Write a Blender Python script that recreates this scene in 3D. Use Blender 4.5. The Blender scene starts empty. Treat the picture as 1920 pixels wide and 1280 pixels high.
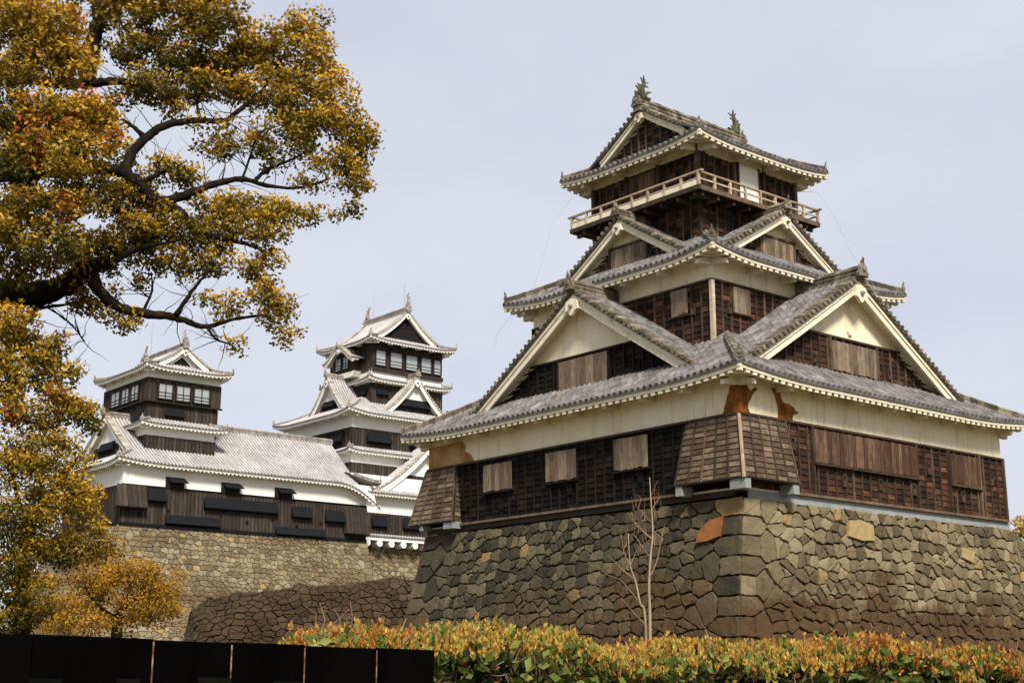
import bpy, math, random
import numpy as np
from mathutils import Vector, noise as mnoise

SC = bpy.context.scene
COL = SC.collection
R_ = random.Random(7)
NP = np.random.default_rng(11)

# ------------------------------------------------------------------ camera, sky, sun, exposure
PITCH = 0.238
FPX = 2609.66
CAM = Vector((0, 0, 1.6))
cam = bpy.data.cameras.new('camera')
cam.sensor_width = 36.0
cam.lens = FPX / 1920 * 36.0
cam.clip_end = 6000
camo = bpy.data.objects.new('camera', cam)
COL.objects.link(camo)
camo.location = CAM
camo.rotation_euler = (math.pi / 2 + PITCH, 0, 0)
SC.camera = camo

SUN_AZ = math.radians(167)       # measured from +Y towards +X
SUN_EL = math.radians(46)
W = bpy.data.worlds.new('World')
SC.world = W
W.use_nodes = True
nt = W.node_tree
nt.nodes.clear()
wo = nt.nodes.new('ShaderNodeOutputWorld')
bg = nt.nodes.new('ShaderNodeBackground')
bg.inputs['Strength'].default_value = 0.1
sky = nt.nodes.new('ShaderNodeTexSky')
sky.sky_type = 'NISHITA'
sky.sun_disc = False
sky.sun_elevation = SUN_EL
sky.sun_rotation = SUN_AZ
sky.air_density = 1.0
sky.dust_density = 2.0
tc = nt.nodes.new('ShaderNodeTexCoord')
mp = nt.nodes.new('ShaderNodeMapping')
mp.inputs['Scale'].default_value = (1.6, 1.6, 3.2)
nz = nt.nodes.new('ShaderNodeTexNoise')
nz.inputs['Scale'].default_value = 1.7
nz.inputs['Detail'].default_value = 5
nz.inputs['Roughness'].default_value = 0.5
rp = nt.nodes.new('ShaderNodeValToRGB')
rp.color_ramp.elements[0].position = 0.33
rp.color_ramp.elements[0].color = (2.06, 2.15, 2.54, 1)
rp.color_ramp.elements[1].position = 0.68
rp.color_ramp.elements[1].color = (2.62, 2.64, 2.84, 1)
mxs = nt.nodes.new('ShaderNodeMix')
mxs.data_type = 'RGBA'
mxs.inputs[0].default_value = 0.93
nt.links.new(tc.outputs['Generated'], mp.inputs['Vector'])
nt.links.new(mp.outputs['Vector'], nz.inputs['Vector'])
nt.links.new(nz.outputs['Fac'], rp.inputs['Fac'])
nt.links.new(sky.outputs['Color'], mxs.inputs[6])
nt.links.new(rp.outputs['Color'], mxs.inputs[7])
nt.links.new(mxs.outputs[2], bg.inputs['Color'])
nt.links.new(bg.outputs['Background'], wo.inputs['Surface'])

sun = bpy.data.lights.new('sun', 'SUN')
sun.energy = 2.1
sun.angle = math.radians(14)
sun.color = (1.0, 0.95, 0.86)
suno = bpy.data.objects.new('sun', sun)
COL.objects.link(suno)
sd = Vector((math.sin(SUN_AZ) * math.cos(SUN_EL), math.cos(SUN_AZ) * math.cos(SUN_EL), math.sin(SUN_EL)))
suno.rotation_euler = sd.to_track_quat('Z', 'Y').to_euler()
suno.location = (20, -20, 60)

SC.view_settings.view_transform = 'Standard'
SC.view_settings.look = 'None'
SC.view_settings.exposure = 1.55
SC.view_settings.gamma = 1.0
SC.cycles.max_bounces = 6
SC.cycles.transparent_max_bounces = 4

# ------------------------------------------------------------------ helpers
def at(x, y, Y):
    """photo pixel (1920 wide) -> the point at distance Y in front of the camera"""
    F = Vector((0, math.cos(PITCH), math.sin(PITCH)))
    U = Vector((0, -math.sin(PITCH), math.cos(PITCH)))
    d = F + Vector((1, 0, 0)) * ((x - 960) / FPX) - U * ((y - 640) / FPX)
    return CAM + d * (Y / d.y)

def ramp(nt, fac, stops):
    n = nt.nodes.new('ShaderNodeValToRGB')
    e = n.color_ramp.elements
    while len(e) < len(stops):
        e.new(0.5)
    for i, (p, c) in enumerate(stops):
        e[i].position = p
        e[i].color = (c[0], c[1], c[2], 1)
    nt.links.new(fac, n.inputs['Fac'])
    return n.outputs['Color']

def math_node(nt, op, a, b=None, clamp=False):
    n = nt.nodes.new('ShaderNodeMath')
    n.operation = op
    n.use_clamp = clamp
    for i, v in enumerate((a, b)):
        if v is None:
            continue
        if isinstance(v, (int, float)):
            n.inputs[i].default_value = v
        else:
            nt.links.new(v, n.inputs[i])
    return n.outputs[0]

def mixc(nt, fac, a, b, mode='MIX'):
    n = nt.nodes.new('ShaderNodeMix')
    n.data_type = 'RGBA'
    n.blend_type = mode
    for i, v in ((0, fac), (6, a), (7, b)):
        if isinstance(v, (int, float)):
            n.inputs[i].default_value = v
        elif isinstance(v, tuple):
            n.inputs[i].default_value = (v[0], v[1], v[2], 1)
        else:
            nt.links.new(v, n.inputs[i])
    return n.outputs[2]

def noise_node(nt, scale, vec=(1, 1, 1), detail=5, rough=0.6, off=(0, 0, 0)):
    t = nt.nodes.new('ShaderNodeTexCoord')
    m = nt.nodes.new('ShaderNodeMapping')
    m.inputs['Scale'].default_value = vec
    m.inputs['Location'].default_value = off
    n = nt.nodes.new('ShaderNodeTexNoise')
    n.inputs['Scale'].default_value = scale
    n.inputs['Detail'].default_value = detail
    n.inputs['Roughness'].default_value = rough
    nt.links.new(t.outputs['Object'], m.inputs['Vector'])
    nt.links.new(m.outputs['Vector'], n.inputs['Vector'])
    return n.outputs['Fac']

def attr_node(nt, name='rnd'):
    a = nt.nodes.new('ShaderNodeAttribute')
    a.attribute_name = name
    return a.outputs['Fac']

def newmat(name, rough=0.85, spec=0.3):
    m = bpy.data.materials.new(name)
    m.use_nodes = True
    nt = m.node_tree
    b = nt.nodes['Principled BSDF']
    b.inputs['Roughness'].default_value = rough
    b.inputs['Specular IOR Level'].default_value = spec
    return m, nt, b

def add_bump(nt, b, h, strength, dist=0.02):
    n = nt.nodes.new('ShaderNodeBump')
    n.inputs['Strength'].default_value = strength
    n.inputs['Distance'].default_value = dist
    nt.links.new(h, n.inputs['Height'])
    nt.links.new(n.outputs['Normal'], b.inputs['Normal'])

def mat_var(name, stops, scale=4, vec=(1, 1, 1), wr=0.6, wn=0.6, rough=0.85, spec=0.25, bump=0.3, bscale=None, bd=0.02, over=None):
    """colour ramp driven by the per-face random value and noise"""
    m, nt, b = newmat(name, rough, spec)
    a = math_node(nt, 'MULTIPLY', math_node(nt, 'SUBTRACT', attr_node(nt), 0.5), wr)
    n1 = noise_node(nt, scale, vec)
    n2 = math_node(nt, 'MULTIPLY', math_node(nt, 'SUBTRACT', n1, 0.5), wn * 2)
    f = math_node(nt, 'ADD', math_node(nt, 'ADD', a, n2), 0.5, True)
    c = ramp(nt, f, stops)
    if over:   # (scale, vec, lo, hi, colour): a second stain layer
        for k, (s2, v2, lo, hi, c2) in enumerate(over):
            n3 = noise_node(nt, s2, v2, 6, 0.65, (3.1 + k * 7, 1.7, 5.3))
            fac = nt.nodes.new('ShaderNodeMapRange')
            fac.inputs[1].default_value = lo
            fac.inputs[2].default_value = hi
            nt.links.new(n3, fac.inputs[0])
            c = mixc(nt, fac.outputs[0], c, c2)
    nt.links.new(c, b.inputs['Base Color'])
    if bump:
        add_bump(nt, b, noise_node(nt, bscale or scale * 6, vec), bump, bd)
    return m

M = {}
M['gapdark'] = mat_var('dark_joint_earth', [(0, (0.030, 0.022, 0.013)), (1, (0.070, 0.052, 0.030))], 2, bump=0)  # dark earth showing between the stones
M['plaster'] = mat_var('cream_plaster', [(0, (0.58, 0.47, 0.29)), (0.4, (0.76, 0.67, 0.46)), (1, (0.83, 0.77, 0.60))], 0.9, (1, 1, 0.5), 0.1, 0.9, 0.9, 0.1, 0.3, 14,
                        over=[(2.6, (1.6, 1.6, 0.10), 0.55, 0.80, (0.44, 0.33, 0.18)), (6, (1, 1, 0.6), 0.63, 0.75, (0.50, 0.42, 0.28))])
M['trim'] = mat_var('cream_trim', [(0, (0.56, 0.48, 0.34)), (1, (0.80, 0.74, 0.58))], 2.5, (1, 1, 1), 0.2, 0.8, 0.9, 0.1, 0.25, 12,
                     over=[(3.0, (1, 1, 0.5), 0.58, 0.80, (0.36, 0.27, 0.15))])
M['clay'] = mat_var('bare_clay', [(0, (0.07, 0.024, 0.008)), (0.5, (0.17, 0.060, 0.014)), (1, (0.33, 0.13, 0.03))], 2.2, (1, 1, 0.5), 0.0, 1.1, 0.95, 0.1, 0.7, 26)
M['tile'] = mat_var('grey_roof_tile', [(0, (0.045, 0.037, 0.030)), (0.4, (0.118, 0.103, 0.096)), (0.7, (0.20, 0.183, 0.18)), (1, (0.35, 0.325, 0.325))], 1.3, (1, 1, 1), 0.38, 0.5, 0.75, 0.3, 0.4, 40,
                     over=[(2.6, (1, 1, 1), 0.55, 0.80, (0.10, 0.073, 0.042))])
M['ridge_tile'] = mat_var('brown_ridge_tile', [(0, (0.045, 0.035, 0.025)), (0.5, (0.13, 0.105, 0.075)), (1, (0.30, 0.26, 0.20))], 4, (1, 1, 1), 0.6, 0.7, 0.85, 0.25, 0.5, 30)
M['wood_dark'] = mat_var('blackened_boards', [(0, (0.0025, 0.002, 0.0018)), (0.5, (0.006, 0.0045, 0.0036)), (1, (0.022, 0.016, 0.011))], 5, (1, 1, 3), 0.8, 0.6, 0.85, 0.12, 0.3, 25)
M['wood_red'] = mat_var('red_brown_boards', [(0, (0.008, 0.004, 0.0028)), (0.4, (0.024, 0.011, 0.0065)), (0.75, (0.058, 0.024, 0.012)), (1, (0.125, 0.056, 0.030))], 2.2, (1, 1, 2.0), 0.75, 0.7, 0.8, 0.2, 0.35, 25)
M['wood_grey'] = mat_var('weathered_boards', [(0, (0.06, 0.038, 0.023)), (0.5, (0.155, 0.110, 0.072)), (1, (0.31, 0.24, 0.168))], 5, (3, 3, 0.4), 0.5, 0.7, 0.85, 0.2, 0.4, 30,
                          over=[(4, (3, 3, 0.5), 0.55, 0.75, (0.07, 0.035, 0.018))])
M['wood_box'] = mat_var('stone_drop_boards', [(0, (0.028, 0.017, 0.010)), (0.5, (0.080, 0.053, 0.031)), (1, (0.20, 0.15, 0.095))], 3, (1, 1, 2), 0.6, 0.7, 0.8, 0.25, 0.35, 25)
M['batten'] = mat_var('batten_wood', [(0, (0.022, 0.013, 0.008)), (0.5, (0.060, 0.037, 0.022)), (1, (0.16, 0.105, 0.066))], 3, (1, 1, 0.5), 0.7, 0.6, 0.8, 0.25, 0.3, 25)
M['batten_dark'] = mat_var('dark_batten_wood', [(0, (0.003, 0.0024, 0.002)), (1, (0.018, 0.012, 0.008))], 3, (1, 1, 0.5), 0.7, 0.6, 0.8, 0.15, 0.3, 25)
M['rail'] = mat_var('pale_railing_wood', [(0, (0.20, 0.13, 0.075)), (0.5, (0.36, 0.27, 0.18)), (1, (0.54, 0.46, 0.36))], 4, (1, 1, 1), 0.5, 0.7, 0.85, 0.2, 0.3, 25)
M['dark'] = mat_var('dark_opening', [(0, (0.006, 0.005, 0.004)), (1, (0.012, 0.010, 0.009))], 3, bump=0)
M['white'] = mat_var('white_lime_plaster', [(0, (0.70, 0.66, 0.58)), (1, (0.82, 0.80, 0.75))], 1.5, (1, 1, 0.5), 0.2, 0.6, 0.9, 0.1, 0.15, 12)
M['ktile'] = mat_var('pale_roof_tile', [(0, (0.10, 0.09, 0.08)), (0.35, (0.185, 0.170, 0.157)), (0.7, (0.36, 0.338, 0.32)), (1, (0.50, 0.475, 0.455))], 0.35, (1, 1, 1), 0.8, 0.4, 0.8, 0.25, 0.15, 20)
M['kedge'] = mat_var('tile_edge_mortar', [(0, (0.22, 0.18, 0.13)), (1, (0.62, 0.56, 0.47))], 2, (1, 1, 1), 0.8, 0.5, 0.85, 0.2, 0.2, 20)
M['kridge'] = mat_var('keep_ridge_tile', [(0, (0.14, 0.11, 0.09)), (1, (0.40, 0.35, 0.31))], 2, (1, 1, 1), 0.5, 0.6, 0.85, 0.2, 0.2, 20)
M['kwood'] = mat_var('dark_brown_boards', [(0, (0.020, 0.014, 0.010)), (0.5, (0.041, 0.030, 0.022)), (1, (0.078, 0.058, 0.043))], 2, (2, 2, 0.5), 0.6, 0.6, 0.8, 0.2, 0.2, 14)
M['kbatten'] = mat_var('brown_battens', [(0, (0.008, 0.006, 0.004)), (1, (0.030, 0.022, 0.015))], 2, (1, 1, 0.5), 0.6, 0.5, 0.8, 0.2, 0)
M['black'] = mat_var('black_awning', [(0, (0.0025, 0.003, 0.004)), (1, (0.008, 0.009, 0.011))], 2, (1, 1, 1), 0.5, 0.5, 0.8, 0.15, 0)
M['moss_green'] = mat_var('verdigris', [(0, (0.016, 0.015, 0.008)), (0.5, (0.052, 0.052, 0.022)), (1, (0.14, 0.125, 0.045))], 5, (1, 1, 1), 0.6, 0.7, 0.7, 0.3, 0.5, 30)
M['wire'] = mat_var('grey_wire', [(0, (0.26, 0.26, 0.28)), (1, (0.34, 0.34, 0.36))], 3, bump=0)
M['clay_pale'] = mat_var('pale_clay', [(0, (0.20, 0.10, 0.035)), (0.5, (0.36, 0.20, 0.08)), (1, (0.52, 0.33, 0.16))], 1.4, (1, 1, 0.6), 0.0, 1.1, 0.95, 0.1, 0.6, 26)
M['concrete'] = mat_var('grey_sill', [(0, (0.17, 0.18, 0.17)), (1, (0.32, 0.33, 0.32))], 2, (1, 1, 1), 0.3, 0.7, 0.9, 0.1, 0.3, 15)
m, nt, b = newmat('window_glass', 0.08, 0.6)
b.inputs['Base Color'].default_value = (0.30, 0.32, 0.33, 1)
M['glass'] = m

class Fr:
    """frame: u along t, v inward along n, w up"""
    def __init__(s, o, t, n):
        s.o, s.t, s.n = Vector(o), Vector(t), Vector(n)
    def __call__(s, u, v, w):
        o, t, n = s.o, s.t, s.n
        return (o[0] + t[0] * u + n[0] * v, o[1] + t[1] * u + n[1] * v, o[2] + w)

def frL(x): return Fr((x, 0, 0), (0, 1, 0), (1, 0, 0))        # faces the left of the picture; u = y
def frR(y): return Fr((0, y, 0), (1, 0, 0), (0, 1, 0))        # faces the right of the picture; u = x
def frLb(x): return Fr((x, 0, 0), (0, 1, 0), (-1, 0, 0))
def frRb(y): return Fr((0, y, 0), (1, 0, 0), (0, -1, 0))

class MB:
    def __init__(s):
        s.v, s.f, s.r = [], [], []
        s.mv, s.mf, s.last = [], [], (0, 0)
    def add(s, vs, fs, r=None):
        k = len(s.v)
        s.v.extend(vs)
        if r is None:
            r = R_.random()
        for f in fs:
            s.f.append([i + k for i in f])
            s.r.append(r)
        s.mv.append(len(s.v))
        s.mf.append(len(s.f))
    def box(s, fr, u0, u1, v0, v1, w0, w1, r=None):
        vs = [fr(u, v, w) for w in (w0, w1) for v in (v0, v1) for u in (u0, u1)]
        s.add(vs, [(0, 1, 3, 2), (4, 6, 7, 5), (0, 4, 5, 1), (2, 3, 7, 6), (0, 2, 6, 4), (1, 5, 7, 3)], r)
    def prism(s, fr, pts, v0, v1, r=None):
        """polygon pts (u, w) in the face plane, given thickness v0..v1"""
        n = len(pts)
        vs = [fr(u, v0, w) for u, w in pts] + [fr(u, v1, w) for u, w in pts]
        fs = [tuple(range(n)), tuple(range(2 * n - 1, n - 1, -1))]
        fs += [(i, (i + 1) % n, n + (i + 1) % n, n + i) for i in range(n)]
        s.add(vs, fs, r)
    def strip(s, fr, us, top, bot, v0, v1, r=None):
        """a board whose upper and lower edges follow functions of u"""
        vs = []
        for u in us:
            a, b_ = top(u), bot(u)
            vs += [fr(u, v0, b_), fr(u, v0, a), fr(u, v1, a), fr(u, v1, b_)]
        fs = []
        for i in range(len(us) - 1):
            k = i * 4
            for j in range(4):
                fs.append((k + j, k + (j + 1) % 4, k + 4 + (j + 1) % 4, k + 4 + j))
        n = (len(us) - 1) * 4
        fs += [(0, 1, 2, 3), (n + 3, n + 2, n + 1, n)]
        s.add(vs, fs, r)
    def cyl(s, p, q, r0, r1=None, n=8, r=None, caps=True):
        p, q = Vector(p), Vector(q)
        r1 = r0 if r1 is None else r1
        d = (q - p).normalized()
        a = d.orthogonal().normalized()
        b_ = d.cross(a)
        vs = []
        for c, rr in ((p, r0), (q, r1)):
            for i in range(n):
                t = 2 * math.pi * i / n
                vs.append(tuple(c + (a * math.cos(t) + b_ * math.sin(t)) * rr))
        fs = [(i, (i + 1) % n, n + (i + 1) % n, n + i) for i in range(n)]
        if caps:
            fs += [tuple(range(n - 1, -1, -1)), tuple(range(n, 2 * n))]
        s.add(vs, fs, r)
    def tube(s, pts, rad, n=8, r=None, cap=True):
        pts = [Vector(p) for p in pts]
        vs, k = [], len(pts)
        a = None
        for i, p in enumerate(pts):
            d = (pts[min(i + 1, k - 1)] - pts[max(i - 1, 0)])
            d = d.normalized() if d.length > 1e-9 else Vector((0, 0, 1))
            if a is None:
                a = d.orthogonal().normalized()
            a = (a - d * a.dot(d))
            a = a.normalized() if a.length > 1e-6 else d.orthogonal().normalized()
            b_ = d.cross(a)
            for j in range(n):
                t = 2 * math.pi * j / n
                vs.append(tuple(p + (a * math.cos(t) + b_ * math.sin(t)) * rad[i]))
        fs = []
        for i in range(k - 1):
            for j in range(n):
                fs.append((i * n + j, i * n + (j + 1) % n, (i + 1) * n + (j + 1) % n, (i + 1) * n + j))
        if cap:
            fs += [tuple(range(n - 1, -1, -1)), tuple(range((k - 1) * n, k * n))]
        s.add(vs, fs, r)
    def build(s, name, mat, parent=None, smooth=False):
        me = bpy.data.meshes.new(name)
        me.from_pydata([tuple(v) for v in s.v], [], s.f)
        at_ = me.attributes.new('rnd', 'FLOAT', 'FACE')
        at_.data.foreach_set('value', s.r)
        if smooth:
            me.polygons.foreach_set('use_smooth', [True] * len(me.polygons))
        me.materials.append(mat)
        me.update()
        o = bpy.data.objects.new(name, me)
        COL.objects.link(o)
        if parent is not None:
            o.parent = parent
        return o

def build_each(mb, name, mat, parent):
    """every add() of the builder as an object of its own"""
    start = 0
    for nv, nf in zip(mb.mv, mb.mf):
        m2 = MB()
        v0, f0 = mb.last
        m2.v = mb.v[v0:nv]
        m2.f = [[i - v0 for i in f] for f in mb.f[f0:nf]]
        m2.r = mb.r[f0:nf]
        m2.build(name, mat, parent)
        mb.last = (nv, nf)

def tag(o, label=None, cat=None, group=None, kind=None):
    for k, v in (('label', label), ('category', cat), ('group', group), ('kind', kind)):
        if v:
            o[k] = v
    return o

def empty(name, loc, rz=0):
    o = bpy.data.objects.new(name, None)
    COL.objects.link(o)
    o.location = loc
    o.rotation_euler = (0, 0, rz)
    return o

def catmull(pts, rad, sub=5):
    P = [Vector(p) for p in pts]
    out, ro = [], []
    for i in range(len(P) - 1):
        p0, p1, p2, p3 = P[max(i - 1, 0)], P[i], P[i + 1], P[min(i + 2, len(P) - 1)]
        for k in range(sub):
            t = k / sub
            out.append(0.5 * ((2 * p1) + (p2 - p0) * t + (2 * p0 - 5 * p1 + 4 * p2 - p3) * t * t + (3 * p1 - p0 - 3 * p2 + p3) * t ** 3))
            ro.append(rad[i] * (1 - t) + rad[i + 1] * t)
    out.append(P[-1])
    ro.append(rad[-1])
    return out, ro

# ------------------------------------------------------------------ roof kit
class Style:
    def __init__(self, **k):
        self.__dict__.update(k)

TUR = Style(tile='tile', ridge='ridge_tile', trim='trim', plaster='plaster', s=0.30, r=0.075, tl=0.29, wood='wood_red', batten='batten', edge='tile',
            bw=0.46, verge='ridge_tile', rough=0.012, two_tone=False, rows=0.225, bay=0.5)
KEEP = Style(tile='ktile', ridge='kridge', trim='white', plaster='white', s=0.36, r=0.085, tl=0.42, wood='kwood', batten='kbatten', edge='kedge',
             bw=0.55, verge='kedge', rough=0.002, two_tone=True, rows=0.8, bay=0.55)

def tiles(mb, fr, u0, u1, run, zf, vmax, lift, st):
    """rows of round cover tiles over flat pan tiles; zf(v) height, vmax(u) clip, lift(u) eave upturn"""
    s, r = st.s, st.r
    n = max(2, int(round((u1 - u0) / s)))
    s = (u1 - u0) / n
    nr = max(2, int(math.ceil(run / st.tl)))
    offs = [(0.0, 0.0), (s / 2 - r, 0.0), (s / 2 - r * 0.72, r * 0.75), (s / 2, r * 1.05), (s / 2 + r * 0.72, r * 0.75), (s / 2 + r, 0.0)]
    prof = []
    for k in range(n):
        for o, h in offs:
            prof.append((u0 + k * s + o, h))
    prof.append((u1, 0.0))
    cols = len(prof)
    base = len(mb.v)
    vr = []
    for j in range(nr):
        vr += [(j * run / nr, 0.022), ((j + 1) * run / nr, 0.0)]
    jit = [[(R_.random() - 0.5) * st.rough * 2 for _ in range(n + 1)] for _ in range(nr + 1)]
    V, t, nn, o = mb.v, fr.t, fr.n, fr.o
    vms = [max(0.0, min(run, vmax(u))) for u, _ in prof]
    lfs = [lift(u) for u, _ in prof]
    for jj, (v, dh) in enumerate(vr):
        row = jit[jj // 2]
        for i, (u, h) in enumerate(prof):
            vv = v if v < vms[i] else vms[i]
            z = zf(vv) + h + dh + lfs[i] * (1 - vv / run) + row[i // 6]
            V.append((o[0] + t[0] * u + nn[0] * vv, o[1] + t[1] * u + nn[1] * vv, o[2] + z))
    rn = [[R_.random() for _ in range(2 * n + 2)] for _ in range(nr)]
    for jj in range(len(vr) - 1):
        v = vr[jj][0]
        for i in range(cols - 1):
            if v >= vms[i] - 1e-6 and v >= vms[i + 1] - 1e-6:
                continue
            a = base + jj * cols + i
            mb.f.append([a, a + 1, a + cols + 1, a + cols])
            k = i // 6
            q = rn[jj // 2][2 * k + (1 if i % 6 in (1, 2, 3, 4) else 0)]
            if st.two_tone:
                q = 0.70 + 0.30 * q if i % 6 in (1, 2, 3, 4) else 0.16 + 0.34 * q
            mb.r.append(q)
    # round end tiles and the lip of the pan tiles at the eave
    for k in range(n):
        uc = u0 + k * s + s / 2
        z = zf(0) + lift(uc)
        p = Vector(fr(uc, -0.05, z + r * 0.1))
        q = Vector(fr(uc, 0.16, zf(0.16) + lift(uc) + r * 0.1))
        mb.cyl(p, q, r * 1.12, n=8, r=0.02 if st.two_tone else R_.random() * 0.6)
    us = [u0 + (u1 - u0) * i / (2 * n) for i in range(2 * n + 1)]
    mb.strip(fr, us, lambda u: zf(0) + lift(u) + 0.02, lambda u: zf(0) + lift(u) - 0.07, -0.03, 0.05, 0.3)

def ridge(mb, pts, w, h, up=True):
    """a stacked ridge course with a round cap along a polyline"""
    P = [Vector(p) for p in pts]
    L = sum((P[i + 1] - P[i]).length for i in range(len(P) - 1))
    n = max(3, int(L / 0.28))
    pos = []
    acc = 0.0
    seg = [(P[i], P[i + 1], (P[i + 1] - P[i]).length) for i in range(len(P) - 1)]
    for k in range(n + 1):
        d = L * k / n
        a = 0
        for p, q, l in seg:
            if d <= a + l + 1e-9:
                pos.append(p.lerp(q, (d - a) / l))
                break
            a += l
        else:
            pos.append(P[-1].copy())
    prof = [(-0.5, -0.25), (-0.5, 0.2), (-0.56, 0.22), (-0.56, 0.3), (-0.42, 0.32), (-0.42, 0.55), (-0.5, 0.57), (-0.5, 0.66), (-0.3, 0.68),
            (-0.27, 0.85), (-0.14, 0.97), (0, 1.0)]
    prof = prof + [(-a, b_) for a, b_ in reversed(prof[:-1])]
    for k in range(n):
        p, q = pos[k], pos[k + 1]
        d = (q - p)
        dh = Vector((d.x, d.y, 0)).normalized()
        sd_ = Vector((dh.y, -dh.x, 0))
        vs = []
        j = 1 + (R_.random() - 0.5) * 0.10
        for c in (p, q + d * 0.06):
            for a, b_ in prof:
                jj = j if b_ > 0.6 else 1.0
                vs.append(tuple(c + sd_ * (a * w) + Vector((0, 0, b_ * h * jj))))
        m_ = len(prof)
        fs = [(i, i + 1, m_ + i + 1, m_ + i) for i in range(m_ - 1)] + [tuple(range(m_)), tuple(range(2 * m_ - 1, m_ - 1, -1))]
        mb.add(vs, fs)

def ornament(name, p, dirv, size, mat, parent):
    """ridge-end tile: a shouldered slab with a boss and an upward horn, facing dirv"""
    d = Vector((dirv[0], dirv[1], 0)).normalized()
    t = Vector((-d.y, d.x, 0))
    mb = MB()
    fr = Fr(p, t, d)
    s = size
    out = [(-0.50, -0.30), (-0.58, -0.05), (-0.42, 0.12), (-0.40, 0.40), (-0.26, 0.62), (0, 0.72), (0.26, 0.62), (0.40, 0.40), (0.42, 0.12), (0.58, -0.05), (0.50, -0.30), (0.2, -0.22), (-0.2, -0.22)]
    mb.prism(fr, [(a * s, b_ * s) for a, b_ in out], -0.02 * s, 0.22 * s)
    c = Vector(fr(0, 0, 0.22 * s))
    mb.cyl(Vector(fr(0, 0.2 * s, 0.25 * s)), Vector(fr(0, 0.34 * s, 0.25 * s)), 0.22 * s, 0.13 * s)
    mb.tube([fr(0, 0.1 * s, 0.62 * s), fr(0, 0.12 * s, 0.82 * s), fr(0, 0.22 * s, 1.0 * s), fr(0, 0.20 * s, 1.22 * s)], [0.12 * s, 0.15 * s, 0.10 * s, 0.01 * s], 6)
    return mb.build(name, M[mat], parent)

def lin_lift(u0, u1, l0, l1, D):
    def f(u):
        a = max(0.0, 1 - (u - u0) / D)
        b_ = max(0.0, 1 - (u1 - u) / D)
        return l0 * a * a + l1 * b_ * b_
    return f

def eave_trim(mbB, mbR, fr, u0, u1, ze, over, lift, st, rslope=0.30, c0=0.0, c1=0.0):
    """cream eave board with the plastered rafter ends under it, and the soffit behind"""
    n = max(4, int((u1 - u0) / 0.5))
    us = [u0 + (u1 - u0) * i / n for i in range(n + 1)]
    mbB.strip(fr, us, lambda u: ze + lift(u) - 0.05, lambda u: ze + lift(u) - 0.20, 0.03, 0.12)
    # soffit
    vs = []
    for u in us:
        ui = min(max(u, u0 + over), u1 - over)
        vs += [fr(u, 0.10, ze + lift(u) - 0.17), fr(ui, over + 0.05, ze - 0.17 + rslope * over + 0.0)]
    mbB.add(vs, [(2 * i, 2 * i + 1, 2 * i + 3, 2 * i + 2) for i in range(len(us) - 1)], 0.5)
    if over > 0.5:
        kb = max(2, int((u1 - u0 - 2 * over) / 1.9))
        for i in range(kb + 1):
            u = u0 + over + 0.1 + (u1 - u0 - 2 * over - 0.2) * i / kb
            zb = ze - 0.17 + rslope * over
            mbR.add([fr(u - .1, 0.25, ze - 0.20), fr(u + .1, 0.25, ze - 0.20), fr(u + .1, over, zb - 0.05), fr(u - .1, over, zb - 0.05), fr(u - .1, 0.25, ze - 0.36), fr(u + .1, 0.25, ze - 0.36), fr(u + .1, over, zb - 0.42), fr(u - .1, over, zb - 0.42)],
                    [(4, 5, 6, 7), (0, 4, 7, 3), (1, 2, 6, 5), (0, 1, 5, 4)])
    k = max(3, int((u1 - u0) / (0.36 if st is TUR else 0.42)))
    for i in range(k + 1):
        u = u0 + 0.12 + (u1 - u0 - 0.24) * i / k
        vin = min(over + 0.05, u - u0 + 0.05, u1 - u + 0.05)
        if vin < 0.15:
            vin = 0.15
        l = lift(u)
        za, zb = ze + l - 0.18, ze - 0.18 + rslope * vin + l * max(0, 1 - vin / over)
        hw, hh = 0.095, 0.13
        vs = []
        for v, z in ((0.05, za), (vin, zb)):
            vs += [fr(u - hw, v, z - hh), fr(u + hw, v, z - hh), fr(u + hw, v, z + 0.02), fr(u - hw, v, z + 0.02)]
        mbR.add(vs, [(0, 1, 2, 3), (4, 7, 6, 5), (0, 4, 5, 1), (1, 5, 6, 2), (3, 2, 6, 7), (0, 3, 7, 4)])

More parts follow.
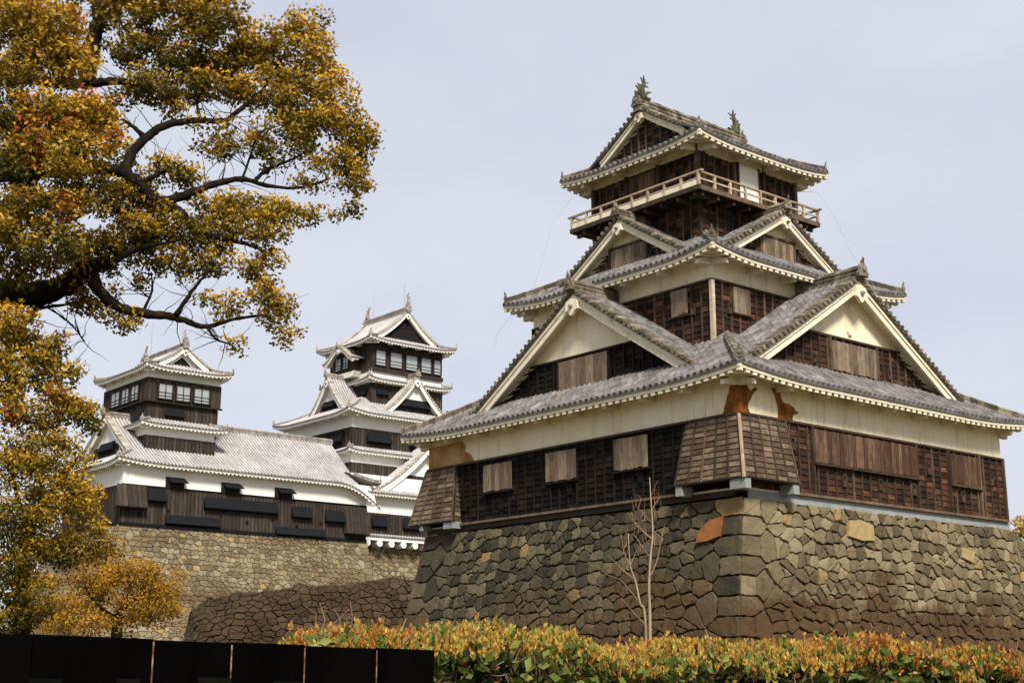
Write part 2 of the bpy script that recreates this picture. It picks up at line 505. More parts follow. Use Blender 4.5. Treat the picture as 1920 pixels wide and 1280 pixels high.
def skirt(parent, name, x0, x1, y0, y1, ze, over, zf, runL, runR, lift, D, st, hip_len=None, orn=0.5, lifts=None, sides='LRlr'):
    """four hipped tile slopes round the eave rectangle; returns the roof part"""
    mt, mbB, mbR, mr = MB(), MB(), MB(), MB()
    l0 = lifts or {}
    for sd_ in sides:
        if sd_ == 'L':
            fr, a, b_, run = frL(x0), y0, y1, runL
        elif sd_ == 'R':
            fr, a, b_, run = frR(y0), x0, x1, runR
        elif sd_ == 'l':
            fr, a, b_, run = frLb(x1), y0, y1, runL
        else:
            fr, a, b_, run = frRb(y1), x0, x1, runR
        lf = lin_lift(a, b_, lift, lift, D)
        g = lambda v, zf=zf: ze + zf(v)
        tiles(mt, fr, a, b_, run, g, lambda u, a=a, b_=b_: min(u - a, b_ - u), lf, st)
        eave_trim(mbB, mbR, fr, a, b_, ze, over, lf, st)
    roof = mt.build(name, M[st.tile], parent)
    mbB.build('eave_board', M[st.trim], roof)
    mbR.build('rafter_ends', M[st.trim], roof)  # plastered rafter ends and eave brackets in one mesh
    hl = hip_len or min(runL, runR)
    corners = [((x0, y0), (1, 1)), ((x0, y1), (1, -1)), ((x1, y0), (-1, 1)), ((x1, y1), (-1, -1))]
    for (cx, cy), (sx, sy) in corners:
        pts = []
        for i in range(9):
            v = 0.12 + (hl - 0.12) * i / 8
            a = max(0.0, 1 - v / D)
            pts.append((cx + sx * v, cy + sy * v, ze + zf(v) + lift * a * a * (1 - v / max(runL, runR)) + 0.02))
        mr = MB()
        ridge(mr, pts, 0.30, 0.26)
        mr.build('hip_ridge', M[st.ridge], roof)
        ornament('ridge_ornament', (cx + sx * 0.1, cy + sy * 0.1, pts[0][2] + 0.12), (-sx, -sy), orn, st.ridge, roof)
    return roof

def pendant(fr, u, v, z, s, st, parent):
    mb = MB()
    out = [(-0.5, 0.35), (-0.55, 0.0), (-0.62, -0.22), (-0.30, -0.30), (-0.16, -0.52), (0, -0.62), (0.16, -0.52), (0.30, -0.30), (0.62, -0.22), (0.55, 0.0), (0.5, 0.35), (0.0, 0.55)]
    mb.prism(fr, [(u + a * s, z + b_ * s) for a, b_ in out], v - 0.10, v + 0.06, 0.7)
    o = mb.build('gable_pendant', M[st.trim], parent)
    mb2 = MB()
    mb2.cyl(fr(u, v - 0.10, z), fr(u, v - 0.2, z), 0.17 * s, 0.12 * s, 6)
    mb2.cyl(fr(u, v - 0.2, z), fr(u, v - 0.26, z), 0.06 * s, 0.04 * s, 6)
    mb2.build('boss', M['dark' if st is KEEP else 'ridge_tile'], parent)

def cladding(parent, fr, u0, u1, z0, z1, st, wood=None, batten=None, zlim=None, out=0.0, name='cladding', rows=None, bay=None, vertical=False):
    """lapped boards held by upright battens; zlim(u) is the highest point allowed at u"""
    wood, batten = wood or st.wood, batten or st.batten
    rows, bay = rows or st.rows, bay or st.bay
    mb, mt = MB(), MB()
    nb = max(1, int(round((u1 - u0) / bay)))
    bw = (u1 - u0) / nb
    nr = max(1, int(round((z1 - z0) / rows)))
    rh = (z1 - z0) / nr
    for i in range(nb):
        ua, ub = u0 + i * bw, u0 + (i + 1) * bw
        lim = min(zlim(ua), zlim(ub), ) if zlim else 1e9
        limx = max(zlim(ua), zlim(ub)) if zlim else 1e9
        for j in range(nr):
            za, zb = z0 + j * rh, z0 + (j + 1) * rh
            if za > limx:
                continue
            zb = min(zb, limx)
            o0 = -out - 0.052 - R_.random() * 0.008
            o1 = -out - 0.022
            dz = (R_.random() - 0.5) * 0.012
            za += dz
            zA, zB = (min(zb, max(za + 0.01, zlim(ua))), min(zb, max(za + 0.01, zlim(ub)))) if zlim else (zb, zb)
            vs = [fr(ua, o0, za), fr(ub, o0, za), fr(ub, o1, zB), fr(ua, o1, zA), fr(ua, -out, za), fr(ub, -out, za)]
            mb.add(vs, [(0, 1, 2, 3), (0, 4, 5, 1)])
    hb = 0.028 if st is TUR else 0.03
    for i in range(nb + 1):
        u = u0 + i * bw
        top = min(z1, zlim(u)) if zlim else z1
        if top > z0 + 0.05:
            mt.box(fr, u - hb, u + hb, -out - 0.095, -out, z0 - 0.01, top)
    o = mb.build(name, M[wood], parent)
    mt.build('cladding_battens', M[batten], o if parent is None or parent.parent is None else parent)
    return o

def shutter(parent, fr, u0, u1, z0, z1, out=0.10, n=None, mat='wood_grey', sill=True, name='plank_shutter'):
    mb = MB()
    n = n or max(4, int((u1 - u0) / 0.24))
    w = (u1 - u0) / n
    for i in range(n):
        j = R_.random() * 0.03
        sag = R_.random() * 0.05 - 0.02
        k = (R_.random() - 0.5) * 0.02
        mb.prism(fr, [(u0 + i * w + 0.008, z0 + sag), (u0 + (i + 1) * w - 0.008, z0 + sag + k), (u0 + (i + 1) * w - 0.008 + k * 0.5, z1), (u0 + i * w + 0.008 + k * 0.5, z1)], -out - 0.03 - j, -out + 0.02)
    o = mb.build(name, M[mat], parent)
    return o

def sill(mb, fr, u0, u1, z, out=0.14, h=0.06):
    mb.box(fr, u0, u1, -out, 0.0, z - h, z + h)

def loophole(parent, fr, u, z, out=0.06, w=0.20, h=0.42, mat='batten'):
    mb = MB()
    for a in (-1, 1):
        mb.box(fr, u + a * w / 2 - 0.03, u + a * w / 2 + 0.03, -out - 0.07, 0, z - h / 2, z + h / 2, 0.15)
    mb.box(fr, u - w / 2, u + w / 2, -out - 0.06, 0, z + h / 2 - 0.02, z + h / 2 + 0.04, 0.1)
    mb.box(fr, u - 0.025, u + 0.025, -out - 0.08, -out, z - h * 0.45, z + h * 0.1, 0.75)
    o = mb.build('loophole_frame', M[mat], parent)
    m2 = MB()
    m2.box(fr, u - w / 2 + 0.03, u + w / 2 - 0.03, -out - 0.012, -0.001, z - h / 2, z + h / 2 - 0.02)
    m2.build('slot', M['dark'], parent)

def gable(parent, name, fr, cu, dmax, zf, depth, st, bw=None, wall_v=0.55, wall_z0=0.0, roof=True, over=0.15, roof_ext=0.6, tend=None, curve=7,
          lattice=False, orn=0.6, pend=0.5, verge_over=0.18, front=0.0, ridge_h=0.45, ridge_back=None):
    """a gable: zf(d) is the roof line at distance d from the centre line; the verge stands at v = front"""
    bw = bw or st.bw
    N = 2 * curve
    us = [cu - dmax + 2 * dmax * i / (2 * N) for i in range(2 * N + 1)]
    line = lambda u: zf(abs(u - cu))
    # the wall in the gable
    mw = MB()
    pts = [(u, line(u) - 0.16) for u in us]
    pts = [(cu - dmax, wall_z0)] + pts + [(cu + dmax, wall_z0)]
    mw.prism(fr, pts, front + wall_v, front + wall_v + 0.15, 0.5)
    g = mw.build(name, M[st.plaster], parent)
    mb = MB()
    def taper(u):
        return bw * (1.0 + 0.25 * max(0.0, abs(u - cu) / dmax - 0.75))
    mb.strip(fr, us, lambda u: line(u) - 0.02, lambda u: line(u) - taper(u), front, front + 0.10, 0.8)
    mb.strip(fr, us, lambda u: line(u) - 0.02, lambda u: line(u) - taper(u) * 0.42, front - 0.05, front - 0.001, 0.6)
    mb.strip(fr, us, lambda u: line(u) - 0.04, lambda u: line(u) - 0.19, front + 0.10, front + wall_v + 0.05, 0.6)
    mb.build('bargeboard', M[st.trim], g)
    if roof:
        mt = MB()
        dd = dmax + roof_ext
        for sg in (-1, 1):
            f2 = Fr(fr(cu + sg * dd, 0, 0), fr.n, fr.t * (-sg))
            tiles(mt, f2, front - over, front + depth, dd, lambda v: zf(dd - v) + 0.10, lambda u: 1e9, lambda u: 0.0, st)
        mt.build('gable_roof', M[st.tile], g)
    # round verge tiles along the edge
    mv = MB()
    L = 0.0
    d = 0.15
    while d < dmax + (0.15 if roof else 0):
        for sg in (-1, 1):
            z = zf(d) + 0.13
            mv.cyl(fr(cu + sg * d, front - verge_over, z), fr(cu + sg * d, front + 0.34, z + 0.03), st.r * 1.18 * (0.93 + 0.14 * R_.random()), n=8)
        sl = (zf(d) - zf(d + 0.1)) / 0.1
        d += st.s * 0.95 / math.sqrt(1 + sl * sl)
    uu = [u for u in us]
    mv.strip(fr, uu, lambda u: line(u) + 0.08, lambda u: line(u) - 0.02, front - verge_over + 0.05, front + 0.2, 0.3)
    mv.build('verge_tiles', M[st.verge], g)
    mr = MB()
    rb = depth if ridge_back is None else ridge_back
    zt = zf(0) + 0.12
    if rb > 0:
        ridge(mr, [fr(cu, front - over - 0.02, zt), fr(cu, front + rb, zt)], 0.36, ridge_h)
        mr.build('gable_ridge', M[st.ridge], g)
    if orn:
        nn = fr.n * -1
        ornament('ridge_ornament', fr(cu, front - over - 0.05, zt + 0.12), (nn.x, nn.y), orn, st.ridge, g)
    if pend:
        pendant(fr, cu, front - 0.06, zf(0) - bw - pend * 0.15, pend, st, g)
    if lattice:
        ml = MB()
        zl = wall_z0
        top = zf(0) - bw
        md = MB()
        dm = dmax * 0.82
        pp = [(cu - dm, zl)] + [(u, line(u) - bw * 0.9) for u in us if abs(u - cu) < dm] + [(cu + dm, zl)]
        md.prism(fr, pp, front + wall_v - 0.03, front + wall_v - 0.004)
        md.build('dark_panel', M['dark'], g)
        k = 0.34
        u = cu - dm
        while u < cu + dm:
            t_ = line(u) - bw * 0.95
            if t_ > zl + 0.05:
                ml.box(fr, u - 0.035, u + 0.035, front + wall_v - 0.07, front + wall_v - 0.034, zl, t_)
            u += k
        z = zl + 0.15
        while z < top:
            w = dm
            while w > 0.05 and zf(w) - bw * 0.95 < z:
                w -= 0.05
            ml.box(fr, cu - w, cu + w, front + wall_v - 0.09, front + wall_v - 0.071, z - 0.03, z + 0.03)
            z += k
        ml.build('lattice', M['kbatten'], g)
    return g

def lineZ(za, zb, hw, c):
    H = za - zb
    def zf(d):
        t = d / hw
        if t <= 1:
            return za - H * (t + c * t * (1 - t))
        return zb - H * (t - 1) * (1 - c)
    return zf

def storey(parent, name, x0, x1, y0, y1, z0, z1, mat):
    mb = MB()
    mb.box(Fr((0, 0, 0), (1, 0, 0), (0, 1, 0)), x0, x1, y0, y1, z0, z1, 0.5)
    return mb.build(name, M[mat], parent)

def rail_posts(mb, fr, us, z0, z1, w=0.055, out=0.0):
    for u in us:
        mb.box(fr, u - w, u + w, -out - w, -out + w, z0, z1)

# ------------------------------------------------------------------ ground
def ground():
    mb = MB()
    N = 40
    xs = [-900 + 1800 * i / N for i in range(N + 1)]
    ys = [-200 + 2200 * i / N for i in range(N + 1)]
    V = [(x, y, 0.0) for y in ys for x in xs]
    F = [(j * (N + 1) + i, j * (N + 1) + i + 1, (j + 1) * (N + 1) + i + 1, (j + 1) * (N + 1) + i) for j in range(N) for i in range(N)]
    mb.add(V, F, 0.5)
    m_ = mat_var('earth_and_grass', [(0, (0.05, 0.04, 0.02)), (0.5, (0.10, 0.085, 0.04)), (1, (0.17, 0.14, 0.08))], 0.6, (1, 1, 1), 0.1, 0.9, 0.95, 0.1, 0.5, 9)
    o = mb.build('ground', m_)
    tag(o, kind='structure')
ground()

# ------------------------------------------------------------------ the timber turret
TH = 0.6953
T0 = Vector((7.6329, 46.1403, 7.8091))
LR, LL = 16.1, 17.5
T = empty('castle_turret', T0, TH)
tag(T, 'brown timber and cream plaster castle turret with broken plaster on a stone base', 'castle turret')

def turret():
    st = TUR
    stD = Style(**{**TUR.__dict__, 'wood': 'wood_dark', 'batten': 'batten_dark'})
    # first storey
    w1 = storey(T, 'storey', 0, LR, 0, LL, -0.05, 4.3, 'plaster')
    fL, fR = frL(0), frR(0)
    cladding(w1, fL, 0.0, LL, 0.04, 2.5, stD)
    cladding(w1, fR, 0.0, LR, 0.04, 2.5, st)
    mb = MB()
    for fr, L_ in ((fL, LL), (fR, LR)):
        mb.box(fr, -0.02, L_ + 0.02, -0.13, -0.001, 2.47, 2.55)
        mb.box(fr, 2.2, L_ - (2.0 if fr is fL else 0), -0.17, -0.001, -0.04, 0.05)
    mb.box(fR, 16.0, 16.12, -0.14, -0.001, 0, 2.5)
    build_each(mb, 'wood_rail', M['batten'], w1)
    # hidden faces of the storey get the same boards
    cladding(w1, frLb(LR), 0, LL, 0.04, 2.5, st, name='cladding', rows=0.45, bay=1.0)
    # shutters on the dark face
    for a, b_, z0, z1 in ((11.78, 13.56, 1.18, 2.26), (8.0, 9.7, 1.16, 2.29), (4.2, 5.9, 1.18, 2.33)):
        sh = shutter(w1, fL, a, b_, z0, z1, 0.13)
        mb = MB(); sill(mb, fL, a - 0.1, b_ + 0.1, z0 - 0.06, 0.2, 0.035); mb.build('sill', M['batten_dark'], T if False else w1)
    for a, b_, z0, z1 in ((3.82, 9.92, 1.22, 2.38), (12.2, 14.2, 1.2, 2.36)):
        shutter(w1, fR, a, b_, z0, z1, 0.13, n=26 if b_ - a > 4 else 9, mat='wood_shut')
        mb = MB(); sill(mb, fR, a - 0.1, b_ + 0.1, z0 - 0.06, 0.22, 0.05); mb.build('sill', M['batten'], w1)
        mb = MB()
        mb.box(fR, a - 0.11, a - 0.03, -0.16, 0, 0.05, 2.48); mb.box(fR, b_ + 0.03, b_ + 0.11, -0.16, 0, 0.05, 2.48)
        build_each(mb, 'window_post', M['batten'], w1)
    for u, z in ((2.66, 1.72), (5.49, 0.66), (7.62, 0.72), (9.72, 0.72), (10.79, 1.6), (12.99, 0.72), (15.11, 1.57)):
        loophole(w1, fR, u, z)
    for u, z in ((12.5, 0.55), (8.4, 0.75), (4.6, 0.78), (14.9, 0.7)):
        loophole(w1, fL, u, z, w=0.16, h=0.34, mat='batten_dark')
    # bare clay where the plaster fell off
    def patch(fr, pts, v=-0.006, mat='clay'):
        out = []
        for i, (a, z) in enumerate(pts):      # ragged broken edge
            a2, z2 = pts[(i + 1) % len(pts)]
            k = max(1, int(math.hypot(a2 - a, z2 - z) / 0.09))
            for j in range(k):
                t = j / k
                e = 0.028 if j else 0.008
                straight = (a == a2 and a in (0.0, LL)) or (z == z2)
                out.append((a + (a2 - a) * t + (0 if straight else R_.uniform(-e, e)), z + (z2 - z) * t + (0 if straight else R_.uniform(-e, e))))
        mb = MB(); mb.prism(fr, out, v, 0.02, 0.5); mb.build('bare_clay_patch', M[mat], w1)
    patch(fR, [(0.0, 3.62), (0.42, 3.62), (0.62, 3.38), (0.93, 3.52), (1.02, 3.46), (0.72, 3.2), (0.56, 2.98), (0.5, 2.75), (0.62, 2.56), (0.0, 2.56)])
    patch(fL, [(0.0, 3.62), (0.3, 3.58), (0.38, 3.3), (0.5, 3.12), (0.62, 2.8), (0.72, 2.56), (0.0, 2.56)])
    patch(fR, [(1.75, 3.62), (2.2, 3.6), (2.26, 3.4), (2.36, 3.16), (2.72, 3.14), (2.95, 3.05), (3.03, 2.94), (3.22, 2.90), (3.05, 2.82), (2.86, 2.74), (2.86, 2.56), (2.02, 2.56), (2.06, 2.75), (2.0, 3.1), (1.9, 3.4)])
    patch(fL, [(17.5, 3.5), (15.2, 3.5), (14.95, 3.3), (14.98, 3.05), (14.55, 2.86), (14.35, 2.56), (17.5, 2.56)], mat='clay_pale')
    mb = MB()   # grey mortar sill that carries the timber
    mb.box(fR, 0.3, LR + 0.1, -0.05, -0.001, -0.36, -0.045)
    mb.build('mortar_sill', M['concrete'], w1)
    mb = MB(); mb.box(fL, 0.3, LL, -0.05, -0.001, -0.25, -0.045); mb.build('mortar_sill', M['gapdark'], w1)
    # ragged end of the side wall beyond the far corner, with a pipe
    mb = MB()
    mb.prism(Fr((LR + 0.02, 0, 0), (1, 0, 0), (0, 1, 0)), [(0, 2.5), (0.28, 2.5), (0.42, 2.3), (0.40, 1.9), (0.52, 1.3), (0.50, 0.7), (0.62, 0.3), (0.7, -0.1), (0, -0.1)], 0.45, 1.2, 0.8)
    mb.build('broken_side_wall', M['trim'], w1)
    mb = MB()
    mb.tube([(LR + 0.62, 0.3, 1.9), (LR + 0.66, 0.3, 0.9), (LR + 0.7, 0.3, 0.0), (LR + 0.7, 0.3, -0.3)], [0.05] * 4, 8)
    for z in (1.4, 0.5):
        mb.cyl((LR + 0.66, 0.3, z), (LR + 0.66, 0.3, z + 0.06), 0.075)
    mb.build('drain_pipe', M['rail'], w1)

    # flared stone-drop boxes
    def quad(mbB, mbT, P00, P10, P11, P01, rows, bays, off=0.05):
        P00, P10, P11, P01 = map(Vector, (P00, P10, P11, P01))
        nn = (P10 - P00).cross(P01 - P00).normalized()
        if nn.dot(Vector((-1, -1, 0))) < 0: nn = -nn
        f = lambda s, t: (P00.lerp(P10, s)).lerp(P01.lerp(P11, s), t)
        for j in range(rows):
            for i in range(bays):
                s0, s1, t0, t1 = i / bays, (i + 1) / bays, j / rows, (j + 1) / rows
                o = off + R_.random() * 0.012
                dz = (R_.random() - 0.5) * 0.006
                mbB.add([tuple(f(s0, t0 + dz) + nn * o), tuple(f(s1, t0 + dz) + nn * o), tuple(f(s1, t1) + nn * (off - 0.03)), tuple(f(s0, t1) + nn * (off - 0.03)), tuple(f(s0, t0 + dz)), tuple(f(s1, t0 + dz))], [(0, 1, 2, 3), (0, 4, 5, 1)])
        for i in range(bays + 1):
            a, b_ = f(i / bays, -0.01), f(i / bays, 1)
            mbT.cyl(a + nn * (off + 0.02), b_ + nn * (off + 0.0), 0.036, 0.03, 4)
        return f
    zt, zb = 2.46, 0.24
    def drop_box(Q, name, tmat):
        mbB, mbT = MB(), MB()
        for q in Q:
            quad(mbB, mbT, *q)
        o = mbB.build(name, M['wood_box'], T)
        mbT.build('cladding_battens', M['batten'], o)
        return o
    p = 0.55
    tc_ = (-0.06, -0.06, zt); bc = (-p, -p - 0.05, zb)
    tl = (-0.06, 2.32, zt); bl = (-p, 2.45, zb)
    tr = (2.3, -0.06, zt); br = (2.2, -p - 0.05, zb)
    bx = drop_box([(bc, bl, tl, tc_, 11, 5), (bc, br, tr, tc_, 11, 5), (bl, (0, 2.35, zb), (0, 2.33, zt), tl, 11, 1), (br, (2.22, 0, zb), (2.3, 0, zt), tr, 11, 1)], 'stone_drop_box', 0)
    mb = MB()
    mb.cyl(tuple(Vector(bc) + Vector((-0.05, -0.05, -0.03))), tuple(Vector(tc_) + Vector((-0.05, -0.05, 0))), 0.065, 0.06, 6)
    mb.build('corner_post', M['rail'], bx)
    mb = MB()
    mb.add([bc, br, (2.2, 0.0, zb), (0, 0, zb), (0, 2.4, zb), bl], [(0, 1, 2, 3), (0, 3, 4, 5)])
    mb.build('floor', M['dark'], bx)
    mb = MB()
    mb.box(Fr((0, 0, 0), (1, 0, 0), (0, 1, 0)), -p - 0.02, -p + 0.28, -p - 0.1, 0.0, zb - 0.36, zb - 0.012)
    mb.box(Fr((0, 0, 0), (1, 0, 0), (0, 1, 0)), 1.92, 2.24, -p - 0.08, 0.2, zb - 0.36, zb - 0.012)
    mb.box(Fr((0, 0, 0), (1, 0, 0), (0, 1, 0)), -p - 0.03, 0.2, 2.16, 2.46, zb - 0.36, zb - 0.012)
    build_each(mb, 'beam_end', M['concrete'], bx)
    mb = MB()
    mb.box(fL, -0.5, 2.4, -p - 0.06, -p + 0.06, zb - 0.03, zb + 0.04); mb.box(fR, -0.5, 2.2, -p - 0.11, -p + 0.02, zb - 0.03, zb + 0.04)
    mb.build('edge_rail', M['batten_dark'], bx)
    p2 = 0.5
    T1, T2 = (-0.06, 15.5, zt), (-0.06, LL + 0.06, zt)
    B1, B2 = (-p2, 15.12, zb - 0.1), (-p2, LL + 0.62, zb - 0.1)
    bx = drop_box([(B1, B2, T2, T1, 11, 4), (B1, (0, 15.2, zb - 0.1), (0, 15.5, zt), T1, 11, 1), (B2, (2.2, LL + 0.62, zb - 0.1), (2.3, LL + 0.06, zt), T2, 11, 4)], 'stone_drop_box', 0)
    mb = MB()
    mb.add([B1, B2, (2.2, LL + 0.62, zb - 0.1), (2.2, 15.2, zb - 0.1)], [(0, 1, 2, 3)])
    mb.build('floor', M['dark'], bx)
    mb = MB()
    mb.box(fL, 15.1, 15.75, -p2 - 0.02, 0.2, zb - 0.4, zb - 0.115); mb.box(fL, 17.2, 17.4, -p2 - 0.02, 0.2, zb - 0.34, zb - 0.115)
    build_each(mb, 'beam_end', M['concrete'], bx)
    mb = MB(); mb.box(fL, 15.1, LL + 0.6, -p2 - 0.06, -p2 + 0.05, zb - 0.13, zb - 0.06); mb.build('edge_rail', M['batten_dark'], bx)

    # lower roof
    ov = 0.9
    ze1 = 3.80
    zf1 = lambda v: 0.615 * v - 0.0 * v * v
    r1 = skirt(T, 'tiled_roof', -ov, LR + ov, -ov, LL + ov, ze1, ov, zf1, 5.6, 5.6, 0.26, 4.5, st, hip_len=3.7, orn=0.36)
    # big lower gables
    def clad_gable(g, fr, cu, zf, wv, ztim, shut, loops, zbase, wood):
        lim = lambda u: zf(abs(u - cu)) - 0.42
        hw = 0
        while zf(hw) - 0.42 > zbase: hw += 0.05
        hw2 = hw
        fr2 = Fr(fr(0, wv, 0), fr.t, fr.n)
        cladding(g, fr2, cu - hw2, cu + hw2, zbase, ztim, wood, zlim=lim)
        mb = MB()
        hl = 0
        while zf(hl) - 0.42 > ztim: hl += 0.05
        mb.box(fr2, cu - hl - 0.1, cu + hl + 0.1, -0.13, -0.001, ztim - 0.03, ztim + 0.05)
        a, b_, z0, z1 = shut
        mb.box(fr2, a - 0.14, a - 0.02, -0.15, -0.001, zbase, ztim - 0.035); mb.box(fr2, b_ + 0.02, b_ + 0.14, -0.15, -0.001, zbase, ztim - 0.035)
        build_each(mb, 'wood_rail', M[wood.batten], g)
        shutter(g, fr2, a, b_, z0, z1, 0.11)
        for u, z in loops:
            loophole(g, fr2, u, z, w=0.17, h=0.36, mat=wood.batten)
    zfL = lineZ(8.66, 4.70, 6.2, 0.03)
    fr = frL(0.55)
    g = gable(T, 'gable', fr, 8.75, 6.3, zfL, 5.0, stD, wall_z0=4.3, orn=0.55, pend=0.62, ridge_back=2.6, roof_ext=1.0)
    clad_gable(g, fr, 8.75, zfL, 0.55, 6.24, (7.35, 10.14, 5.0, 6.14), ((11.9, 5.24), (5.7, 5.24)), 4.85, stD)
    zfR = lineZ(8.80, 4.82, 6.35, 0.03)
    fr = frR(0.68)
    g = gable(T, 'gable', fr, 8.05, 6.45, zfR, 5.0, st, wall_z0=4.3, orn=0.55, pend=0.62, ridge_back=3.2, roof_ext=1.0)
    clad_gable(g, fr, 8.05, zfR, 0.545, 6.46, (6.78, 9.55, 5.15, 6.3), ((5.7, 5.42), (10.35, 5.42)), 4.95, st)
    mb = MB(); mb.tube([(8.0, 1.24, 7.02), (7.98, 1.22, 6.86), (8.05, 1.2, 6.72), (8.18, 1.22, 6.68)], [0.06, 0.08, 0.07, 0.03], 6); mb.build('hook', M['trim'], g)

    # second storey
    x0, y0, x1, y1 = 2.9, 3.58, LR - 2.9, LL - 3.58
    w2 = storey(T, 'storey', x0, x1, y0, y1, 4.2, 9.9, 'plaster')
    f2L, f2R = frL(x0), frR(y0)
    cladding(w2, f2L, y0, y1, 5.9, 8.52, st, rows=0.23)
    cladding(w2, f2R, x0, x1, 5.9, 8.52, st, rows=0.23)
    mb = MB()
    mb.box(f2L, y0 - 0.1, y1, -0.13, -0.001, 8.49, 8.56); mb.box(f2R, x0 - 0.1, x1, -0.13, -0.001, 8.49, 8.56)
    build_each(mb, 'wood_rail', M['batten'], w2)
    mb = MB(); mb.cyl((x0 - 0.05, y0 - 0.05, 5.8), (x0 - 0.05, y0 - 0.05, 8.5), 0.11, n=4); mb.build('corner_post', M['rail'], w2)
    shutter(w2, f2L, 4.75, 5.58, 7.42, 8.42); shutter(w2, f2R, 3.98, 4.93, 7.4, 8.42); shutter(w2, f2R, 11.2, 12.1, 7.4, 8.42)
    mb = MB(); sill(mb, f2L, 4.7, 5.65, 7.36, 0.18, 0.03); sill(mb, f2R, 3.9, 5.0, 7.36, 0.18, 0.03); build_each(mb, 'sill', M['batten'], w2)
    loophole(w2, f2L, 4.5, 7.5, w=0.15); loophole(w2, f2R, 3.77, 7.5, w=0.15)

    # middle roof
    ov = 0.95
    ze2 = 9.42
    skirt(T, 'tiled_roof', x0 - ov, x1 + ov, y0 - ov, y1 + ov, ze2, ov, lambda v: 0.6 * v, 4.2, 4.2, 0.30, 3.0, st, hip_len=2.8, orn=0.34)
    zf = lineZ(12.30, 10.12, 3.5, 0.03)
    fr = frL(3.15)
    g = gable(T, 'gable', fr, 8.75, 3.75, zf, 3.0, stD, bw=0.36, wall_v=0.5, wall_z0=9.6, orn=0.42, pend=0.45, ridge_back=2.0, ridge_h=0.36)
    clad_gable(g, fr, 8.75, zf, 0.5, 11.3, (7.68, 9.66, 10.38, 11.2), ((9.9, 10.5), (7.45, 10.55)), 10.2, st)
    zf = lineZ(12.42, 10.28, 3.6, 0.03)
    fr = frR(4.1)
    g = gable(T, 'gable', fr, 8.05, 3.85, zf, 3.0, st, bw=0.36, wall_v=0.45, wall_z0=9.7, orn=0.42, pend=0.45, ridge_back=2.2, ridge_h=0.36)
    clad_gable(g, fr, 8.05, zf, 0.45, 11.4, (7.0, 8.95, 10.4, 11.3), ((6.7, 10.62), (9.18, 10.62)), 10.3, st)

    # top storeys
    x0, y0, x1, y1 = 4.85, 5.8, 10.9, 11.98
    w3 = storey(T, 'storey', x0, x1, y0, y1, 9.5, 12.7, 'wood_red')
    cladding(w3, frL(x0), y0, y1, 10.3, 12.68, st, bay=0.45)
    cladding(w3, frR(y0), x0, x1, 10.3, 12.68, st, bay=0.45)
    mb = MB(); mb.box(Fr((0, 0, 0), (1, 0, 0), (0, 1, 0)), x0 - 0.11, x0 + 0.02, y0 - 0.11, y0 + 0.02, 10, 12.69); mb.build('corner_post', M['batten'], w3)
    # balcony
    F0 = Fr((0, 0, 0), (1, 0, 0), (0, 1, 0))
    bx0, by0, bx1, by1 = 3.85, 4.92, 11.36, 12.42
    mb = MB()
    mb.box(F0, bx0, bx1, by0, by1, 12.72, 12.84)
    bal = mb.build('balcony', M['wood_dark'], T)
    mb = MB()
    for a, b_, c, d in ((bx0 - 0.07, bx0 + 0.09, by0 - 0.07, by1 + 0.07), (bx1 - 0.09, bx1 + 0.07, by0 - 0.07, by1 + 0.07), (bx0 + 0.09, bx1 - 0.09, by0 - 0.07, by0 + 0.09), (bx0 + 0.09, bx1 - 0.09, by1 - 0.09, by1 + 0.07)):
        mb.box(F0, a, b_, c, d, 12.74, 12.93)
    k = bx0 + 0.3
    while k < bx1:
        mb.box(F0, k - 0.06, k + 0.06, by0 + 0.05, y0 - 0.1, 12.56, 12.715); mb.box(F0, k - 0.06, k + 0.06, y1 + 0.1, by1 - 0.05, 12.56, 12.715); k += 0.93
    k = by0 + 0.3
    while k < by1:
        mb.box(F0, bx0 + 0.05, x0 - 0.1, k - 0.06, k + 0.06, 12.565, 12.716); mb.box(F0, x1 + 0.1, bx1 - 0.05, k - 0.06, k + 0.06, 12.565, 12.716); k += 0.93
    build_each(mb, 'floor_beam', M['batten'], bal)
    mb = MB(); rl = MB()
    zt_ = 13.5
    for i in range(9):
        y = by0 + (by1 - by0) * i / 8
        for x in (bx0, bx1):
            mb.box(F0, x - 0.05, x + 0.05, y - 0.05, y + 0.05, 12.93, zt_ - 0.04)
    for i in range(1, 8):
        x = bx0 + (bx1 - bx0) * i / 8
        for y in (by0, by1):
            mb.box(F0, x - 0.05, x + 0.05, y - 0.05, y + 0.05, 12.93, zt_ - 0.04)
    build_each(mb, 'railing_post', M['rail'], bal)
    for x in (bx0, bx1):
        rl.box(F0, x - 0.06, x + 0.06, by0 - 0.22, by1 + 0.22, zt_ - 0.04, zt_ + 0.035)
        rl.box(F0, x - 0.03, x + 0.03, by0 + 0.05, by1 - 0.05, 13.19, 13.25)
    for y in (by0, by1):
        rl.box(F0, bx0 + 0.06, bx1 - 0.06, y - 0.055, y + 0.055, zt_ - 0.037, zt_ + 0.032)
        rl.box(F0, bx0 + 0.05, bx1 - 0.05, y - 0.03, y + 0.03, 13.18, 13.24)
    build_each(rl, 'handrail', M['rail'], bal)
    pn = MB()
    for i in range(8):
        a, b_ = by0 + (by1 - by0) * i / 8 + 0.06, by0 + (by1 - by0) * (i + 1) / 8 - 0.06
        pn.box(F0, bx0 - 0.02, bx0 + 0.015, a, b_, 12.935, 13.18)
    build_each(pn, 'railing_panel', M['trim'], bal)
    # top room
    w4 = storey(T, 'lookout_room', x0, x1, y0, y1, 12.85, 15.6, 'wood_red')
    fL4, fR4 = frL(x0), frR(y0)
    cladding(w4, fL4, y0, y1, 12.9, 14.82, st, bay=0.42, rows=0.24)
    cladding(w4, fR4, x0, x1, 12.9, 14.82, st, bay=0.42, rows=0.24)
    mb = MB()
